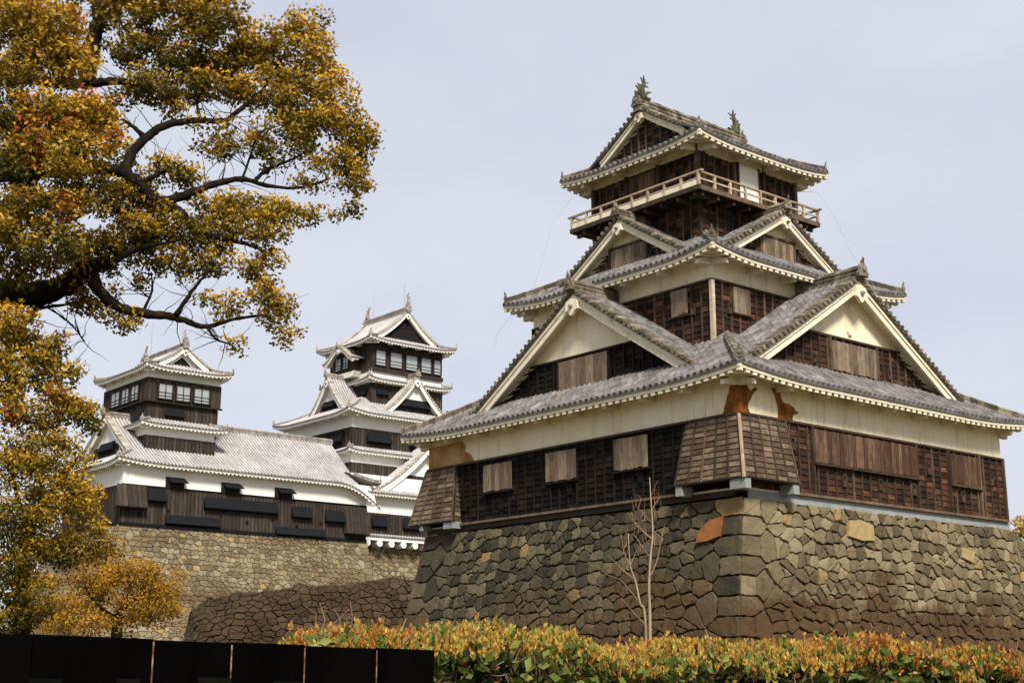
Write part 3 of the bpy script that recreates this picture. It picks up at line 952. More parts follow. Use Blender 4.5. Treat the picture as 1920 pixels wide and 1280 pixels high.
    for u in (y0, 8.0, 9.88, y1):
        mb.box(fL4, u - 0.09, u + 0.09, -0.16, -0.001, 12.85, 15.1)
    for u in (x0 + 0.17, 6.92, 8.8, x1):
        mb.box(fR4, u - 0.09, u + 0.09, -0.16, -0.001, 12.85, 15.1)
    build_each(mb, 'corner_post', M['batten'], w4)
    mb = MB()
    mb.box(fL4, y0 - 0.2, y1 + 0.2, -0.13, -0.002, 14.82, 15.25); mb.box(fR4, x0 - 0.1, x1 + 0.2, -0.13, -0.002, 14.82, 15.25)
    mb.build('plaster_band', M['trim'], w4)
    mb = MB(); mb.box(fR4, 7.13, 8.33, -0.2, -0.165, 12.95, 14.8); mb.build('door', M['white'], w4)
    mb = MB()
    for a, b_ in ((7.03, 7.12), (8.34, 8.43)):
        mb.box(fR4, a, b_, -0.23, -0.1, 12.9, 14.85)
    build_each(mb, 'door_frame', M['batten'], w4)
    shutter(w4, fL4, 8.15, 9.72, 13.2, 14.7, 0.11, n=5, mat='wood_shut', name='panelled_door')
    # top roof: ridge runs away from the left face
    ov = 1.1
    X0, X1, Y0, Y1 = x0 - ov, x1 + ov, y0 - ov, y1 + ov
    yc = (Y0 + Y1) / 2
    Rn = yc - Y0
    ze3 = 15.12
    H = 18.0 - ze3 - 0.35
    zf3 = lambda v: H * ((v / Rn) - 0.16 * (v / Rn) * (1 - v / Rn))
    gv = 0.95
    mt, mbB, mbR, mr = MB(), MB(), MB(), MB()
    lift, D = 0.22, 2.6
    for fr in (frR(Y0), frRb(Y1)):
        lf = lin_lift(X0, X1, lift, lift, D)
        vm = lambda u: 99 if (X0 + gv - 0.15 <= u <= X1 - gv + 0.15) else min(u - X0, X1 - u)
        tiles(mt, fr, X0, X1, Rn, lambda v: ze3 + zf3(v), vm, lf, st)
        eave_trim(mbB, mbR, fr, X0, X1, ze3, ov, lf, st)
    for fr in (frL(X0), frLb(X1)):
        lf = lin_lift(Y0, Y1, lift, lift, D)
        tiles(mt, fr, Y0, Y1, gv + 0.7, lambda v: ze3 + zf3(v), lambda u: min(u - Y0, Y1 - u), lf, st)
        eave_trim(mbB, mbR, fr, Y0, Y1, ze3, ov, lf, st)
    r3 = mt.build('gabled_roof', M['tile'], T)
    mbB.build('eave_board', M['trim'], r3); mbR.build('rafter_ends', M['trim'], r3)
    for (cx, cy), (sx, sy) in (((X0, Y0), (1, 1)), ((X0, Y1), (1, -1)), ((X1, Y0), (-1, 1)), ((X1, Y1), (-1, -1))):
        pts = []
        for i in range(6):
            v = 0.12 + (gv + 0.25 - 0.12) * i / 5
            a = max(0, 1 - v / D)
            pts.append((cx + sx * v, cy + sy * v, ze3 + zf3(v) + lift * a * a * (1 - v / Rn)))
        mh = MB()
        ridge(mh, pts, 0.28, 0.24)
        mh.build('hip_ridge', M['ridge_tile'], r3)
        ornament('ridge_ornament', (cx + sx * 0.1, cy + sy * 0.1, pts[0][2] + 0.1), (-sx, -sy), 0.30, 'ridge_tile', r3)
    ridge(mr, [(X0 + gv - 0.25, yc, ze3 + H), (X1 - gv + 0.25, yc, ze3 + H)], 0.42, 0.55)
    mr.build('main_ridge', M['ridge_tile'], r3)
    zg = lambda d: ze3 + zf3(Rn - d) + 0.0 if d <= Rn else ze3
    for fr, nm in ((frL(X0 + gv), 'gable'), (frLb(X1 - gv), 'gable')):
        g = gable(T, nm, fr, yc, 2.55, zg, 2.0, st, bw=0.32, wall_v=0.35, wall_z0=ze3 + zf3(gv) - 0.2, roof=False, orn=0.5, pend=0.4, ridge_back=0)
        fr2 = Fr(fr(0, 0.35, 0), fr.t, fr.n)
        cladding(g, fr2, yc - 2.2, yc + 2.2, ze3 + zf3(gv + 0.35), 17.3, st, zlim=lambda u: zg(abs(u - yc)) - 0.33, bay=0.44)
    # roof fish
    for x, s in ((X0 + gv + 0.12, 1), (X1 - gv - 0.2, -1)):
        mb = MB()
        b0 = Vector((x, yc, ze3 + H + 0.5))
        path = [(0.34, -0.04), (0.16, -0.02), (0.0, 0.08), (-0.06, 0.30), (-0.02, 0.52), (0.08, 0.72), (0.14, 0.90)]
        rad = [0.10, 0.20, 0.22, 0.18, 0.13, 0.09, 0.04]
        P = [b0 + Vector((s * a, 0, z)) for a, z in path]
        pp, rr = catmull(P, rad, 4)
        mb.tube(pp, rr, 8)
        mb.cyl(b0 + Vector((s * 0.3, 0, 0.05)), b0 + Vector((s * 0.48, 0, 0.16)), 0.12, 0.06, 6)
        mb.cyl(b0 + Vector((s * 0.3, 0, -0.02)), b0 + Vector((s * 0.45, 0, -0.05)), 0.10, 0.05, 6)
        fx = Fr(b0 - Vector((0, 0.025, 0)), (s, 0, 0), (0, 1, 0))
        for tri in ([(-0.18, 0.1), (-0.36, 0.30), (-0.2, 0.32)], [(-0.18, 0.34), (-0.40, 0.56), (-0.15, 0.54)], [(-0.12, 0.48), (-0.28, 0.70), (-0.02, 0.64)],
                    [(0.04, 0.76), (-0.08, 1.02), (0.12, 0.9)], [(0.08, 0.84), (0.10, 1.16), (0.2, 0.88)], [(0.12, 0.84), (0.46, 0.90), (0.18, 0.76)], [(0.12, 0.74), (0.40, 0.66), (0.14, 0.62)], [(0.1, 0.12), (0.3, 0.34), (0.05, 0.28)]):
            mb.prism(fx, tri, 0, 0.05)
        for sy in (-1, 1):
            mb.prism(Fr(b0 + Vector((0, sy * 0.17, 0.1)), (s * 0.6, sy * 0.8, 0), (-sy * 0.8, 0.6, 0)), [(0, 0), (0.3, 0.16), (0.05, 0.22)], 0, 0.03)
        mb.build('roof_fish', M['moss_green'], r3)
    # lightning wires stayed off the roof corners
    mb = MB()
    mb.tube([(3.9, 12.3, 14.55), (3.0, 12.75, 13.2), (2.6, 12.9, 11.6), (2.1, 13.1, 9.9), (1.3, 14.3, 8.4), (1.2, 14.6, 7.6)], [0.0065] * 6, 5)
    mb.tube([(x0, y1, 14.55), (3.9, 12.3, 14.55)], [0.008] * 2, 5)
    mb.build('lightning_wire', M['wire'], T)
    mb = MB()
    mb.tube([(11.6, 5.0, 14.4), (11.9, 4.4, 13.2), (12.3, 4.0, 11.6), (12.8, 3.2, 9.9)], [0.0065] * 4, 5)
    mb.tube([(x1, y0, 14.5), (11.6, 5.0, 14.4)], [0.008] * 2, 5)
    mb.build('lightning_wire', M['wire'], T)
M['wood_shut'] = mat_var('red_weathered_boards', [(0, (0.026, 0.011, 0.007)), (0.5, (0.075, 0.038, 0.021)), (1, (0.20, 0.128, 0.083))], 4, (3, 3, 0.4), 0.5, 0.8, 0.85, 0.2, 0.4, 30)
turret()

# ------------------------------------------------------------------ dry stone walls
def stone_mat(name, greys, warm, dirt, dlo=0.48, dhi=0.62, dvec=(0.35, 0.35, 1.0), dscale=0.5, zb=None):
    m, nt, b = newmat(name, 0.9, 0.2)
    a = attr_node(nt)
    n1 = noise_node(nt, 2.2, (1, 1, 1), 6, 0.65)
    f = math_node(nt, 'ADD', math_node(nt, 'MULTIPLY', a, 0.75), math_node(nt, 'MULTIPLY', math_node(nt, 'SUBTRACT', n1, 0.4), 0.6), True)
    c = ramp(nt, f, greys)
    a2 = attr_node(nt, 'tint')
    wf = nt.nodes.new('ShaderNodeMapRange')
    wf.inputs[1].default_value = 0.965
    wf.inputs[2].default_value = 0.995
    nt.links.new(a2, wf.inputs[0])
    c = mixc(nt, wf.outputs[0], c, warm)
    # brown lichen and earth stains in patches that spread up from the foot of the wall
    t = nt.nodes.new('ShaderNodeTexCoord')
    sx = nt.nodes.new('ShaderNodeSeparateXYZ')
    nt.links.new(t.outputs['Object'], sx.inputs[0])
    n2 = noise_node(nt, dscale, dvec, 6, 0.6, (4, 2, 8))
    n4 = noise_node(nt, 3.0, (1, 1, 0.6), 5, 0.7, (1, 9, 3))
    g = math_node(nt, 'ADD', n2, math_node(nt, 'MULTIPLY', math_node(nt, 'SUBTRACT', n4, 0.5), 0.35))
    if zb:
        zz = nt.nodes.new('ShaderNodeMapRange')
        zz.inputs[1].default_value = zb[0]
        zz.inputs[2].default_value = zb[1]
        zz.inputs[3].default_value = 0.34
        zz.inputs[4].default_value = -0.26
        nt.links.new(sx.outputs[2], zz.inputs[0])
        g = math_node(nt, 'ADD', g, zz.outputs[0])
    mr = nt.nodes.new('ShaderNodeMapRange')
    mr.inputs[1].default_value = dlo
    mr.inputs[2].default_value = dhi
    mr.inputs[4].default_value = 0.92
    nt.links.new(g, mr.inputs[0])
    dcol = mixc(nt, n4, tuple(x * 0.3 for x in dirt), tuple(x * 1.75 for x in dirt))
    c = mixc(nt, mr.outputs[0], c, dcol)
    # pale and green lichen specks
    n5 = noise_node(nt, 5.5, (1, 1, 1), 4, 0.7, (7, 7, 1))
    ms = nt.nodes.new('ShaderNodeMapRange')
    ms.inputs[1].default_value = 0.66
    ms.inputs[2].default_value = 0.74
    ms.inputs[4].default_value = 0.55
    nt.links.new(n5, ms.inputs[0])
    c = mixc(nt, ms.outputs[0], c, (0.30, 0.27, 0.17))
    nt.links.new(c, b.inputs['Base Color'])
    h = math_node(nt, 'ADD', noise_node(nt, 7, (1, 1, 1), 8, 0.7), math_node(nt, 'MULTIPLY', n1, 0.8))
    add_bump(nt, b, h, 0.9, 0.06)
    return m

def clip_poly(poly, nx, ny, c):
    out = []
    k = len(poly)
    for i in range(k):
        p, q = poly[i], poly[(i + 1) % k]
        a = nx * p[0] + ny * p[1] - c
        b_ = nx * q[0] + ny * q[1] - c
        if a <= 0:
            out.append(p)
        if (a < 0 < b_) or (b_ < 0 < a):
            t = a / (a - b_)
            out.append((p[0] + (q[0] - p[0]) * t, p[1] + (q[1] - p[1]) * t))
    return out

def stone_face(mb, tint, S, W0, W1, H, cell, rng, corner0=None, corner1=None, gap=0.022, relief=0.09, aspect=1.25, top=None, warm=True, deep=-0.16):
    """irregular fitted stones; S(u, v, out) -> point, u along the wall, v down from its top"""
    A_ = aspect
    S0 = S
    S = lambda u, v, o: S0(u * A_, v, o)
    W0, W1 = W0 / A_, W1 / A_
    cu, cv = cell, cell
    rows = max(2, int(H / cv))
    cv = H / rows
    sites = []
    for j in range(-1, rows + 1):
        n = int((W1 - W0) / cu) + 1
        off = rng.random() * cu
        row = []
        for i in range(-1, n + 2):
            u = W0 + off + (i - 0.5) * cu + rng.uniform(-0.42, 0.42) * cu
            v = (j + 0.5) * cv + rng.uniform(-0.23, 0.23) * cv
            row.append((u, v))
        sites.append(row)
    flat = []
    c0, c1 = corner0, corner1
    for row in sites:
        for u, v in row:
            if c0 and u < W0 + 1.8 / A_: continue
            if c1 and u > W1 - 1.8 / A_: continue
            flat.append((u, v))
    if c0:
        k = 0; v = 0.30
        while v < H + 0.6:
            lg = (1.25 if (k + c0) % 2 else 0.8) + rng.uniform(-0.15, 0.15)
            flat.append((W0 + 0.3, v)); flat.append((W0 + 2 * lg / A_ - 0.3, v)); v += 0.66; k += 1
    if c1:
        k = 0; v = 0.30
        while v < H + 0.6:
            lg = (1.25 if (k + c1) % 2 else 0.8) + rng.uniform(-0.15, 0.15)
            flat.append((W1 - 0.3, v)); flat.append((W1 - 2 * lg / A_ + 0.3, v)); v += 0.66; k += 1
    # sprinkle small filler stones
    extra = [(p[0] + rng.uniform(0.3, 0.6) * cu, p[1] + rng.uniform(-.5, .5) * cv) for p in flat if rng.random() < 0.30 and W0 + 2.7 / A_ < p[0] < W1 - 2.7 / A_]
    flat += extra
    grid = {}
    gs = cu * 1.2
    for idx, (u, v) in enumerate(flat):
        grid.setdefault((int(u // gs), int(v // gs)), []).append(idx)
    for idx, (u, v) in enumerate(flat):
        if not (W0 - 0.01 < u < W1 + 0.01 and -0.01 < v < H + 0.01):
            continue
        poly = [(max(W0, u - 2 * cu), max(0, v - 2 * cv)), (min(W1, u + 2 * cu), max(0, v - 2 * cv)), (min(W1, u + 2 * cu), min(H, v + 2 * cv)), (max(W0, u - 2 * cu), min(H, v + 2 * cv))]
        gi, gj = int(u // gs), int(v // gs)
        for a in range(gi - 2, gi + 3):
            for b_ in range(gj - 2, gj + 3):
                for o in grid.get((a, b_), ()):
                    if o == idx: continue
                    x, y = flat[o]
                    nx, ny = x - u, y - v
                    l = math.hypot(nx, ny)
                    if l < 1e-6 or l > 3 * cu: continue
                    nx /= l; ny /= l
                    poly = clip_poly(poly, nx, ny, nx * u + ny * v + l / 2)
                    if len(poly) < 3: break
        if len(poly) < 3: continue
        cx = sum(p[0] for p in poly) / len(poly); cy = sum(p[1] for p in poly) / len(poly)
        area = abs(sum(poly[i][0] * poly[(i + 1) % len(poly)][1] - poly[(i + 1) % len(poly)][0] * poly[i][1] for i in range(len(poly)))) / 2
        if area < 0.01: continue
        # subdivide and roughen the outline
        on_edge = lambda p: (c0 and p[0] < W0 + 0.02) or (c1 and p[0] > W1 - 0.02)
        pp = []
        for i in range(len(poly)):
            p, q = poly[i], poly[(i + 1) % len(poly)]
            d = math.hypot(q[0] - p[0], q[1] - p[1])
            if d < 0.03: continue
            k = 2 if d < cell * 0.5 else (3 if d < cell else 4)
            for j in range(k):
                t = (j + (rng.uniform(-0.2, 0.2) if j else 0.13)) / k
                m_ = (p[0] + (q[0] - p[0]) * t, p[1] + (q[1] - p[1]) * t)
                e = (cx - m_[0], cy - m_[1]); el = math.hypot(*e) or 1
                w = rng.uniform(0.0, 0.045) * min(d, cell) if not on_edge(m_) else 0.0
                pp.append((m_[0] + e[0] / el * w, m_[1] + e[1] / el * w) if not on_edge(m_) else (W0 if m_[0] < (W0 + W1) / 2 else W1, m_[1]))
        if len(pp) < 3: continue
        r0 = math.sqrt(area / math.pi)
        jg = [rng.uniform(0.1, 1.9) for _ in pp]
        def inset(d0):
            out = []
            for p, j_ in zip(pp, jg):
                d = d0 * j_ if d0 > 0 else d0
                if on_edge(p):
                    k = 1 - d / r0
                    out.append((p[0], cy + (p[1] - cy) * max(0.3, k)))
                else:
                    k = max(0.25, 1 - d / r0)
                    out.append((cx + (p[0] - cx) * k, cy + (p[1] - cy) * k))
            return out
        g_ = gap * rng.uniform(0.4, 2.2)
        ring0, ring1, ring2 = inset(g_), inset(g_ + 0.012), inset(g_ + cell * 0.06)
        tu, tv = rng.uniform(-0.045, 0.045), rng.uniform(-0.05, 0.05)
        h = rng.uniform(0.0, relief)
        if c0 or c1: h *= 0.5
        n = len(pp)
        vs = []
        for p in ring0: vs.append(S(p[0], p[1], deep))
        for p in ring1: vs.append(S(p[0], p[1], (-0.012 if not on_edge(p) else 0.03) + h * 0.6))
        for p in ring2: vs.append(S(p[0], p[1], 0.026 + h + rng.uniform(-0.012, 0.012) + (p[0] - cx) * tu + (p[1] - cy) * tv if not on_edge(p) else 0.035))
        vs.append(S(cx, cy, 0.032 + h + rng.uniform(-0.012, 0.018)))
        fs = []
        for i in range(n):
            j = (i + 1) % n
            fs += [(i, j, n + j, n + i), (n + i, n + j, 2 * n + j, 2 * n + i), (2 * n + i, 2 * n + j, 3 * n)]
        t = rng.random()
        mb.add(vs, fs, rng.random())
        tint.extend([t] * len(fs))

def back_sheet(mb, tint, S, W0, W1, H, nu=12, nv=10, depth=-0.10):
    V = [S(W0 + (W1 - W0) * i / nu, H * j / nv, depth) for j in range(nv + 1) for i in range(nu + 1)]
    F = [(j * (nu + 1) + i, j * (nu + 1) + i + 1, (j + 1) * (nu + 1) + i + 1, (j + 1) * (nu + 1) + i) for j in range(nv) for i in range(nu)]
    mb.add(V, F, 0.0)
    tint.extend([0.0] * len(F))

def build_stone(mb, tint, name, mat, parent):
    o = mb.build(name, mat, parent)
    a = o.data.attributes.new('tint', 'FLOAT', 'FACE')
    a.data.foreach_set('value', tint)
    return o

M['stone'] = stone_mat('turret_stone', [(0, (0.070, 0.054, 0.030)), (0.35, (0.145, 0.113, 0.063)), (0.7, (0.225, 0.178, 0.104)), (1, (0.33, 0.265, 0.162))], (0.30, 0.20, 0.08), (0.062, 0.031, 0.012), 0.44, 0.60, zb=(2.4, 6.1))
M['stone_left'] = stone_mat('turret_stone_stain_shade', [(0, (0.026, 0.021, 0.013)), (0.35, (0.055, 0.045, 0.028)), (0.7, (0.105, 0.084, 0.049)), (1, (0.19, 0.150, 0.088))], (0.24, 0.16, 0.065), (0.072, 0.044, 0.018), 0.46, 0.66, zb=(2.4, 6.1))  # darker stone for the left face: grey stain plus weaker sun painted in
M['stone_far'] = stone_mat('keep_stone', [(0, (0.11, 0.083, 0.048)), (0.5, (0.20, 0.155, 0.093)), (1, (0.33, 0.27, 0.175))], (0.33, 0.23, 0.09), (0.105, 0.066, 0.032), 0.47, 0.68, dvec=(0.15, 0.15, 1.0))
M['stone_bank'] = stone_mat('bank_stone', [(0, (0.020, 0.015, 0.009)), (0.5, (0.060, 0.044, 0.026)), (1, (0.115, 0.088, 0.052))], (0.12, 0.095, 0.05), (0.048, 0.029, 0.015), 0.34, 0.56, dscale=0.45)

def batter(d):   # how far the foot stands out at depth d below the top
    return 0.105 * d + 0.011 * d * d

def turret_base():
    root = empty('stone_rampart', (T0.x, T0.y, 0), TH)
    tag(root, 'massive battered stone base of fitted grey and tan blocks beneath the timber turret', 'stone wall')
    z0 = T0.z - 0.30
    H = z0 - 0.0
    rng = random.Random(3)
    XR = 30.0
    # the right face steps down a little past the turret
    def drop(x): return 0.0 if x < LR + 0.6 else min(0.75, 0.35 + 0.06 * (x - LR))
    kx = lambda d: 0.16 * d + 0.006 * d * d      # left face, out along -x
    ky = lambda d: 0.035 * d + 0.010 * d * d     # right face, out along -y
    def SR(u, v, o):     # right face: u = x measured so that u = 0 lies on the corner line
        dv = v + drop(u) * (1 - v / H)
        f = 1 - u / XR
        x = u - kx(v) * max(0.0, f)
        return (x, -0.06 - ky(v) - o, z0 - dv)
    yend = LL + 0.1
    def SL(u, v, o):
        y = u - ky(v) * (1 - u / yend) + (0.14 * v + 0.012 * v * v) * (u / yend)
        return (-0.06 - kx(v) * (1 - 0.0 * u) - o, y - 0.06, z0 - v)
    mb, tint = MB(), []
    stone_face(mb, tint, SR, 0, XR, H, 0.44, rng, corner0=2, aspect=1.3, relief=0.05, gap=0.006, deep=-0.09)
    build_stone(mb, tint, 'stone_facing', M['stone'], root)
    mb, tint = MB(), []
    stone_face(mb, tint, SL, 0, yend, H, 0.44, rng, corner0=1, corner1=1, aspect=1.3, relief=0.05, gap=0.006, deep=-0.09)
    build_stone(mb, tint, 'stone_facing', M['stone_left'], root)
    mb, tint = MB(), []
    back_sheet(mb, tint, SR, 0, XR, H)
    back_sheet(mb, tint, SL, 0, yend, H)
    # far return and the flat top
    e = [SL(yend, H * j / 8, -0.1) for j in range(9)]
    V = e + [(p[0] + 24, p[1], p[2]) for p in e]
    mb.add(V, [(i, i + 1, 10 + i, 9 + i) for i in range(8)], 0)
    mb.add([(0, 0, z0 - 0.1), (LR + 0.5, 0, z0 - 0.1), (LR + 0.5, LL, z0 - 0.1), (0, LL, z0 - 0.1)], [(0, 1, 2, 3)], 0)
    mb.add([(LR + 0.5, 0, z0 - 0.5), (XR, 0, z0 - 0.85), (XR, LL, z0 - 0.85), (LR + 0.5, LL, z0 - 0.5)], [(0, 1, 2, 3)], 0)
    mb.build('packed_core', M['gapdark'], root)
    # two ochre blocks that catch the eye near the corner
    mb = MB()
    S2 = lambda pts, S: [S(u, v, 0.13) for u, v in pts] + [S(u, v, -0.1) for u, v in pts]
    for S, pts in ((SL, [(0.72, 0.62), (0.80, 1.28), (1.28, 1.40), (1.86, 1.44), (1.72, 1.02), (1.28, 0.72)]),):
        n = len(pts)
        mb.add(S2(pts, S), [tuple(range(n)), tuple(range(2 * n - 1, n - 1, -1))] + [(i, (i + 1) % n, n + (i + 1) % n, n + i) for i in range(n)])
    mb.build('orange_block', mat_var('orange_rock', [(0, (0.12, 0.045, 0.014)), (1, (0.30, 0.115, 0.034))], 4, (1, 1, 1), 0.2, 0.8, 0.9, 0.2, 0.5, 30), root)
    mb = MB()
    for pts in ([(5.55, 0.42), (5.5, 0.98), (6.3, 1.10), (7.0, 1.05), (6.95, 0.5), (6.2, 0.36)], [(12.6, 0.95), (12.5, 1.35), (13.2, 1.52), (13.4, 1.1)]):
        n = len(pts)
        mb.add(S2(pts, SR), [tuple(range(n)), tuple(range(2 * n - 1, n - 1, -1))] + [(i, (i + 1) % n, n + (i + 1) % n, n + i) for i in range(n)])
    build_each(mb, 'ochre_block', mat_var('ochre_rock', [(0, (0.22, 0.16, 0.07)), (1, (0.42, 0.32, 0.14))], 4, (1, 1, 1), 0.2, 0.8, 0.9, 0.2, 0.5, 30), root)
turret_base()

def leaf_mesh(name, mat, parent, cen, rnd, size, width=0.45, up=None, fold=0.25, curl=0.0, jitter=0.35, flat=0.0):
    """one folded four-sided leaf per centre; up: preferred leaf direction (N,3) or None"""
    n = len(cen)
    d = NP.normal(size=(n, 3))
    d[:, 2] *= (1 - flat)
    d[:, 2] -= 0.25 * (up is None)
    if up is not None:
        d = d * jitter + up
    d /= np.linalg.norm(d, axis=1)[:, None] + 1e-9
    s = NP.normal(size=(n, 3))
    s -= (s * d).sum(1)[:, None] * d
    s /= np.linalg.norm(s, axis=1)[:, None] + 1e-9
    nn = np.cross(d, s)
    L = (size * NP.uniform(0.65, 1.25, n))[:, None]
    Wd = L * width * 0.5
    base = cen - d * L * 0.5
    tip = cen + d * L * 0.5 + nn * L * curl
    m1 = cen + s * Wd + nn * Wd * fold - d * L * 0.04
    m2 = cen - s * Wd + nn * Wd * fold - d * L * 0.04
    V = np.empty((n, 4, 3))
    V[:, 0], V[:, 1], V[:, 2], V[:, 3] = base, m1, tip, m2
    F = np.arange(n * 4).reshape(n, 4)
    T3 = np.empty((n, 2, 3), int)
    T3[:, 0] = F[:, [0, 1, 2]]
    T3[:, 1] = F[:, [0, 2, 3]]
    me = bpy.data.meshes.new(name)
    me.vertices.add(n * 4)
    me.vertices.foreach_set('co', V.reshape(-1).astype(np.float32))
    me.loops.add(n * 6)
    me.loops.foreach_set('vertex_index', T3.reshape(-1).astype(np.int32))
    me.polygons.add(n * 2)
    me.polygons.foreach_set('loop_start', np.arange(0, n * 6, 3, dtype=np.int32))
    a = me.attributes.new('rnd', 'FLOAT', 'FACE')
    a.data.foreach_set('value', np.repeat(np.clip(rnd, 0, 1), 2).astype(np.float32))
    me.update(calc_edges=True)
    me.materials.append(mat)
    o = bpy.data.objects.new(name, me)
    COL.objects.link(o)
    if parent is not None:
        o.parent = parent
    return o

def bank_wall():
    p0 = at(345, 1140, 70); p1 = at(800, 1074, 74)
    root = empty('rampart_wall', (p0.x, p0.y, 0), 0)
    tag(root, 'low dark reddish stone rampart with a rounded end between golden tree and turret base', 'stone wall')
    pts = [(p0.x + 5.2, p0.y + 7.5, p0.z + 1.15), (p0.x + 1.4, p0.y + 5.0, p0.z + 0.15), (p0.x - 0.0, p0.y + 2.0, p0.z), (p0.x + 0.9, p0.y, p0.z + 0.28), (p0.x + 2.8, p0.y - 0.5, p0.z + 0.70), (p1.x + 6, p1.y + 1.5, p1.z + 0.3)]
    P, _ = catmull(pts[:5], [0] * 5, 6)
    P += [P[-1].lerp(Vector(pts[5]), (i + 1) / 12) for i in range(12)]
    cum = [0]
    for i in range(len(P) - 1):
        cum.append(cum[-1] + (P[i + 1] - P[i]).length)
    Lw = cum[-1]
    H = 6.6
    def path(u):
        u = min(max(u, 0), Lw - 1e-4)
        for i in range(len(P) - 1):
            if u <= cum[i + 1]:
                t = (u - cum[i]) / (cum[i + 1] - cum[i])
                d = (P[i + 1] - P[i])
                return P[i].lerp(P[i + 1], t), Vector((d.y, -d.x, 0)).normalized()
    def S(u, v, o):
        p, n = path(u)
        k = 0.10 * v + 0.02 * v * v + o + 0.10 * math.sin(u * 0.9 + v * 1.7) + 0.06 * math.sin(u * 2.3 - v * 2.9)
        rnd_top = 0.28 * math.exp(-v * 2.2)
        q = p + n * (k - rnd_top * 1.2)
        z = p.z - v * (p.z / H)
        return (q.x - root.location.x, q.y - root.location.y, z + (0.10 * math.sin(u * 1.3) + 0.09 * math.sin(u * 3.7 + 1) + 0.06 * math.sin(u * 7.9)) * math.exp(-v * 1.5))
    rng = random.Random(5)
    mb, tint = MB(), []
    stone_face(mb, tint, S, 0, Lw, H, 0.36, rng, aspect=1.5, relief=0.11, gap=0.0, deep=-0.02)
    build_stone(mb, tint, 'stone_facing', M['stone_bank'], root)
    mb, tint = MB(), []
    back_sheet(mb, tint, S, 0, Lw, H, 40, 8)
    # dry grass on the crest and in the joints
    cen, up, rr = [], [], []
    rg = random.Random(8)
    for _ in range(9000):
        u = rg.uniform(0, Lw)
        v = rg.random() ** 5 * 1.0 if rg.random() < 0.55 else rg.uniform(0, H * 0.75)
        if v > 0.6 and math.sin(u * 1.9) + math.sin(v * 2.7 + u) + rg.gauss(0, .5) < 1.0: continue
        a = S(u, v, 0.05)
        p_, n_ = path(u)
        d_ = Vector((n_.x * 0.6 + rg.gauss(0, .4), n_.y * 0.6 + rg.gauss(0, .4), 0.7 if v < 0.6 else 0.1)).normalized()
        cen.append((a[0] + d_.x * .06, a[1] + d_.y * .06, a[2] + d_.z * .06)); up.append(tuple(d_)); rr.append(rg.random())
    gm = mat_var('dry_grass', [(0, (0.025, 0.022, 0.008)), (0.5, (0.075, 0.050, 0.018)), (1, (0.15, 0.105, 0.045))], 3, wr=0.9, wn=0.2, bump=0)
    go = leaf_mesh('dry_grass', gm, None, np.array(cen) + np.array(root.location), np.array(rr), np.full(len(cen), 0.20), 0.10, np.array(up), jitter=0.3)
    tag(go, 'brown dry grass and moss growing over the dark rampart', 'grass', kind='stuff')
    # earth top
    V = []
    for i in range(41):
        u = Lw * i / 40
        p, n = path(u)
        a = S(u, 0.0, -0.1)
        V += [a, (a[0] - n.x * 3.0, a[1] - n.y * 3.0 + 1.0, a[2] + 0.25)]
    mb.add(V, [(2 * i, 2 * i + 1, 2 * i + 3, 2 * i + 2) for i in range(40)], 0.9)
    mb.build('earth_core', mat_var('red_earth', [(0, (0.022, 0.013, 0.007)), (1, (0.080, 0.042, 0.020))], 1.2, (1, 1, 1), 0.2, 0.9, 0.95, 0.1, 0.5, 8), root)
bank_wall()

# ------------------------------------------------------------------ keeps
def awning(parent, fr, u0, u1, zt, zb, out=0.75, drop=None):
    """a propped top-hung shutter: black board, cheeks and the opening behind"""
    mb = MB()
    out *= 0.72
    zl = zb + (zt - zb) * 0.2
    mb.add([fr(u0, -0.08, zt), fr(u1, -0.08, zt), fr(u1 + 0.05, -out, zl), fr(u0 - 0.05, -out, zl), fr(u0, -0.08, zt - 0.07), fr(u1, -0.08, zt - 0.07), fr(u1 + 0.05, -out, zl - 0.07), fr(u0 - 0.05, -out, zl - 0.07)],
           [(0, 1, 2, 3), (4, 7, 6, 5), (3, 2, 6, 7), (0, 3, 7, 4), (1, 5, 6, 2)], 0.9)
    for u in (u0 + 0.01, u1 - 0.07):
        mb.add([fr(u, -0.08, zt - 0.07), fr(u, -out * 0.85, zl - 0.02), fr(u, -0.08, zb), fr(u + 0.06, -0.08, zt - 0.07), fr(u + 0.06, -out * 0.85, zl - 0.02), fr(u + 0.06, -0.08, zb)],
               [(0, 1, 2), (3, 5, 4), (0, 3, 4, 1), (1, 4, 5, 2), (2, 5, 3, 0)], 0.1)
    o = mb.build('awning_shutter', M['black'], parent)
    mb = MB()
    mb.box(fr, u0 + 0.08, u1 - 0.08, -0.125, -0.02, zb, zt - 0.08)
    mb.build('opening', M['dark'], o if parent.parent is None else parent)
    return o

def window_band(parent, fr, bays, z0, z1, mull=1, out=0.10):
    for a, b_ in bays:
        mb = MB()
        mb.box(fr, a, b_, -out - 0.01, -out + 0.015, z0, z1)
        g = mb.build('window_pane', M['glass'], parent)
        mb = MB()
        e = 0.08
        for u in (a, b_):
            mb.box(fr, u - e, u + e, -out - 0.09, -0.01, z0 - 0.1, z1 + 0.1)
        mb.box(fr, a + e, b_ - e, -out - 0.085, -0.012, z0 - 0.1, z0); mb.box(fr, a + e, b_ - e, -out - 0.085, -0.012, z1, z1 + 0.1)
        for k in range(mull):
            u = a + (b_ - a) * (k + 1) / (mull + 1)
            mb.box(fr, u - 0.04, u + 0.04, -out - 0.06, -out - 0.012, z0, z1)
        for q in (0.18, 0.40):
            z = z0 + (z1 - z0) * q
            mb.box(fr, a + e, b_ - e, -out - 0.055, -out - 0.013, z - 0.03, z + 0.03)
        mb.build('window_frame', M['kbatten'], parent)

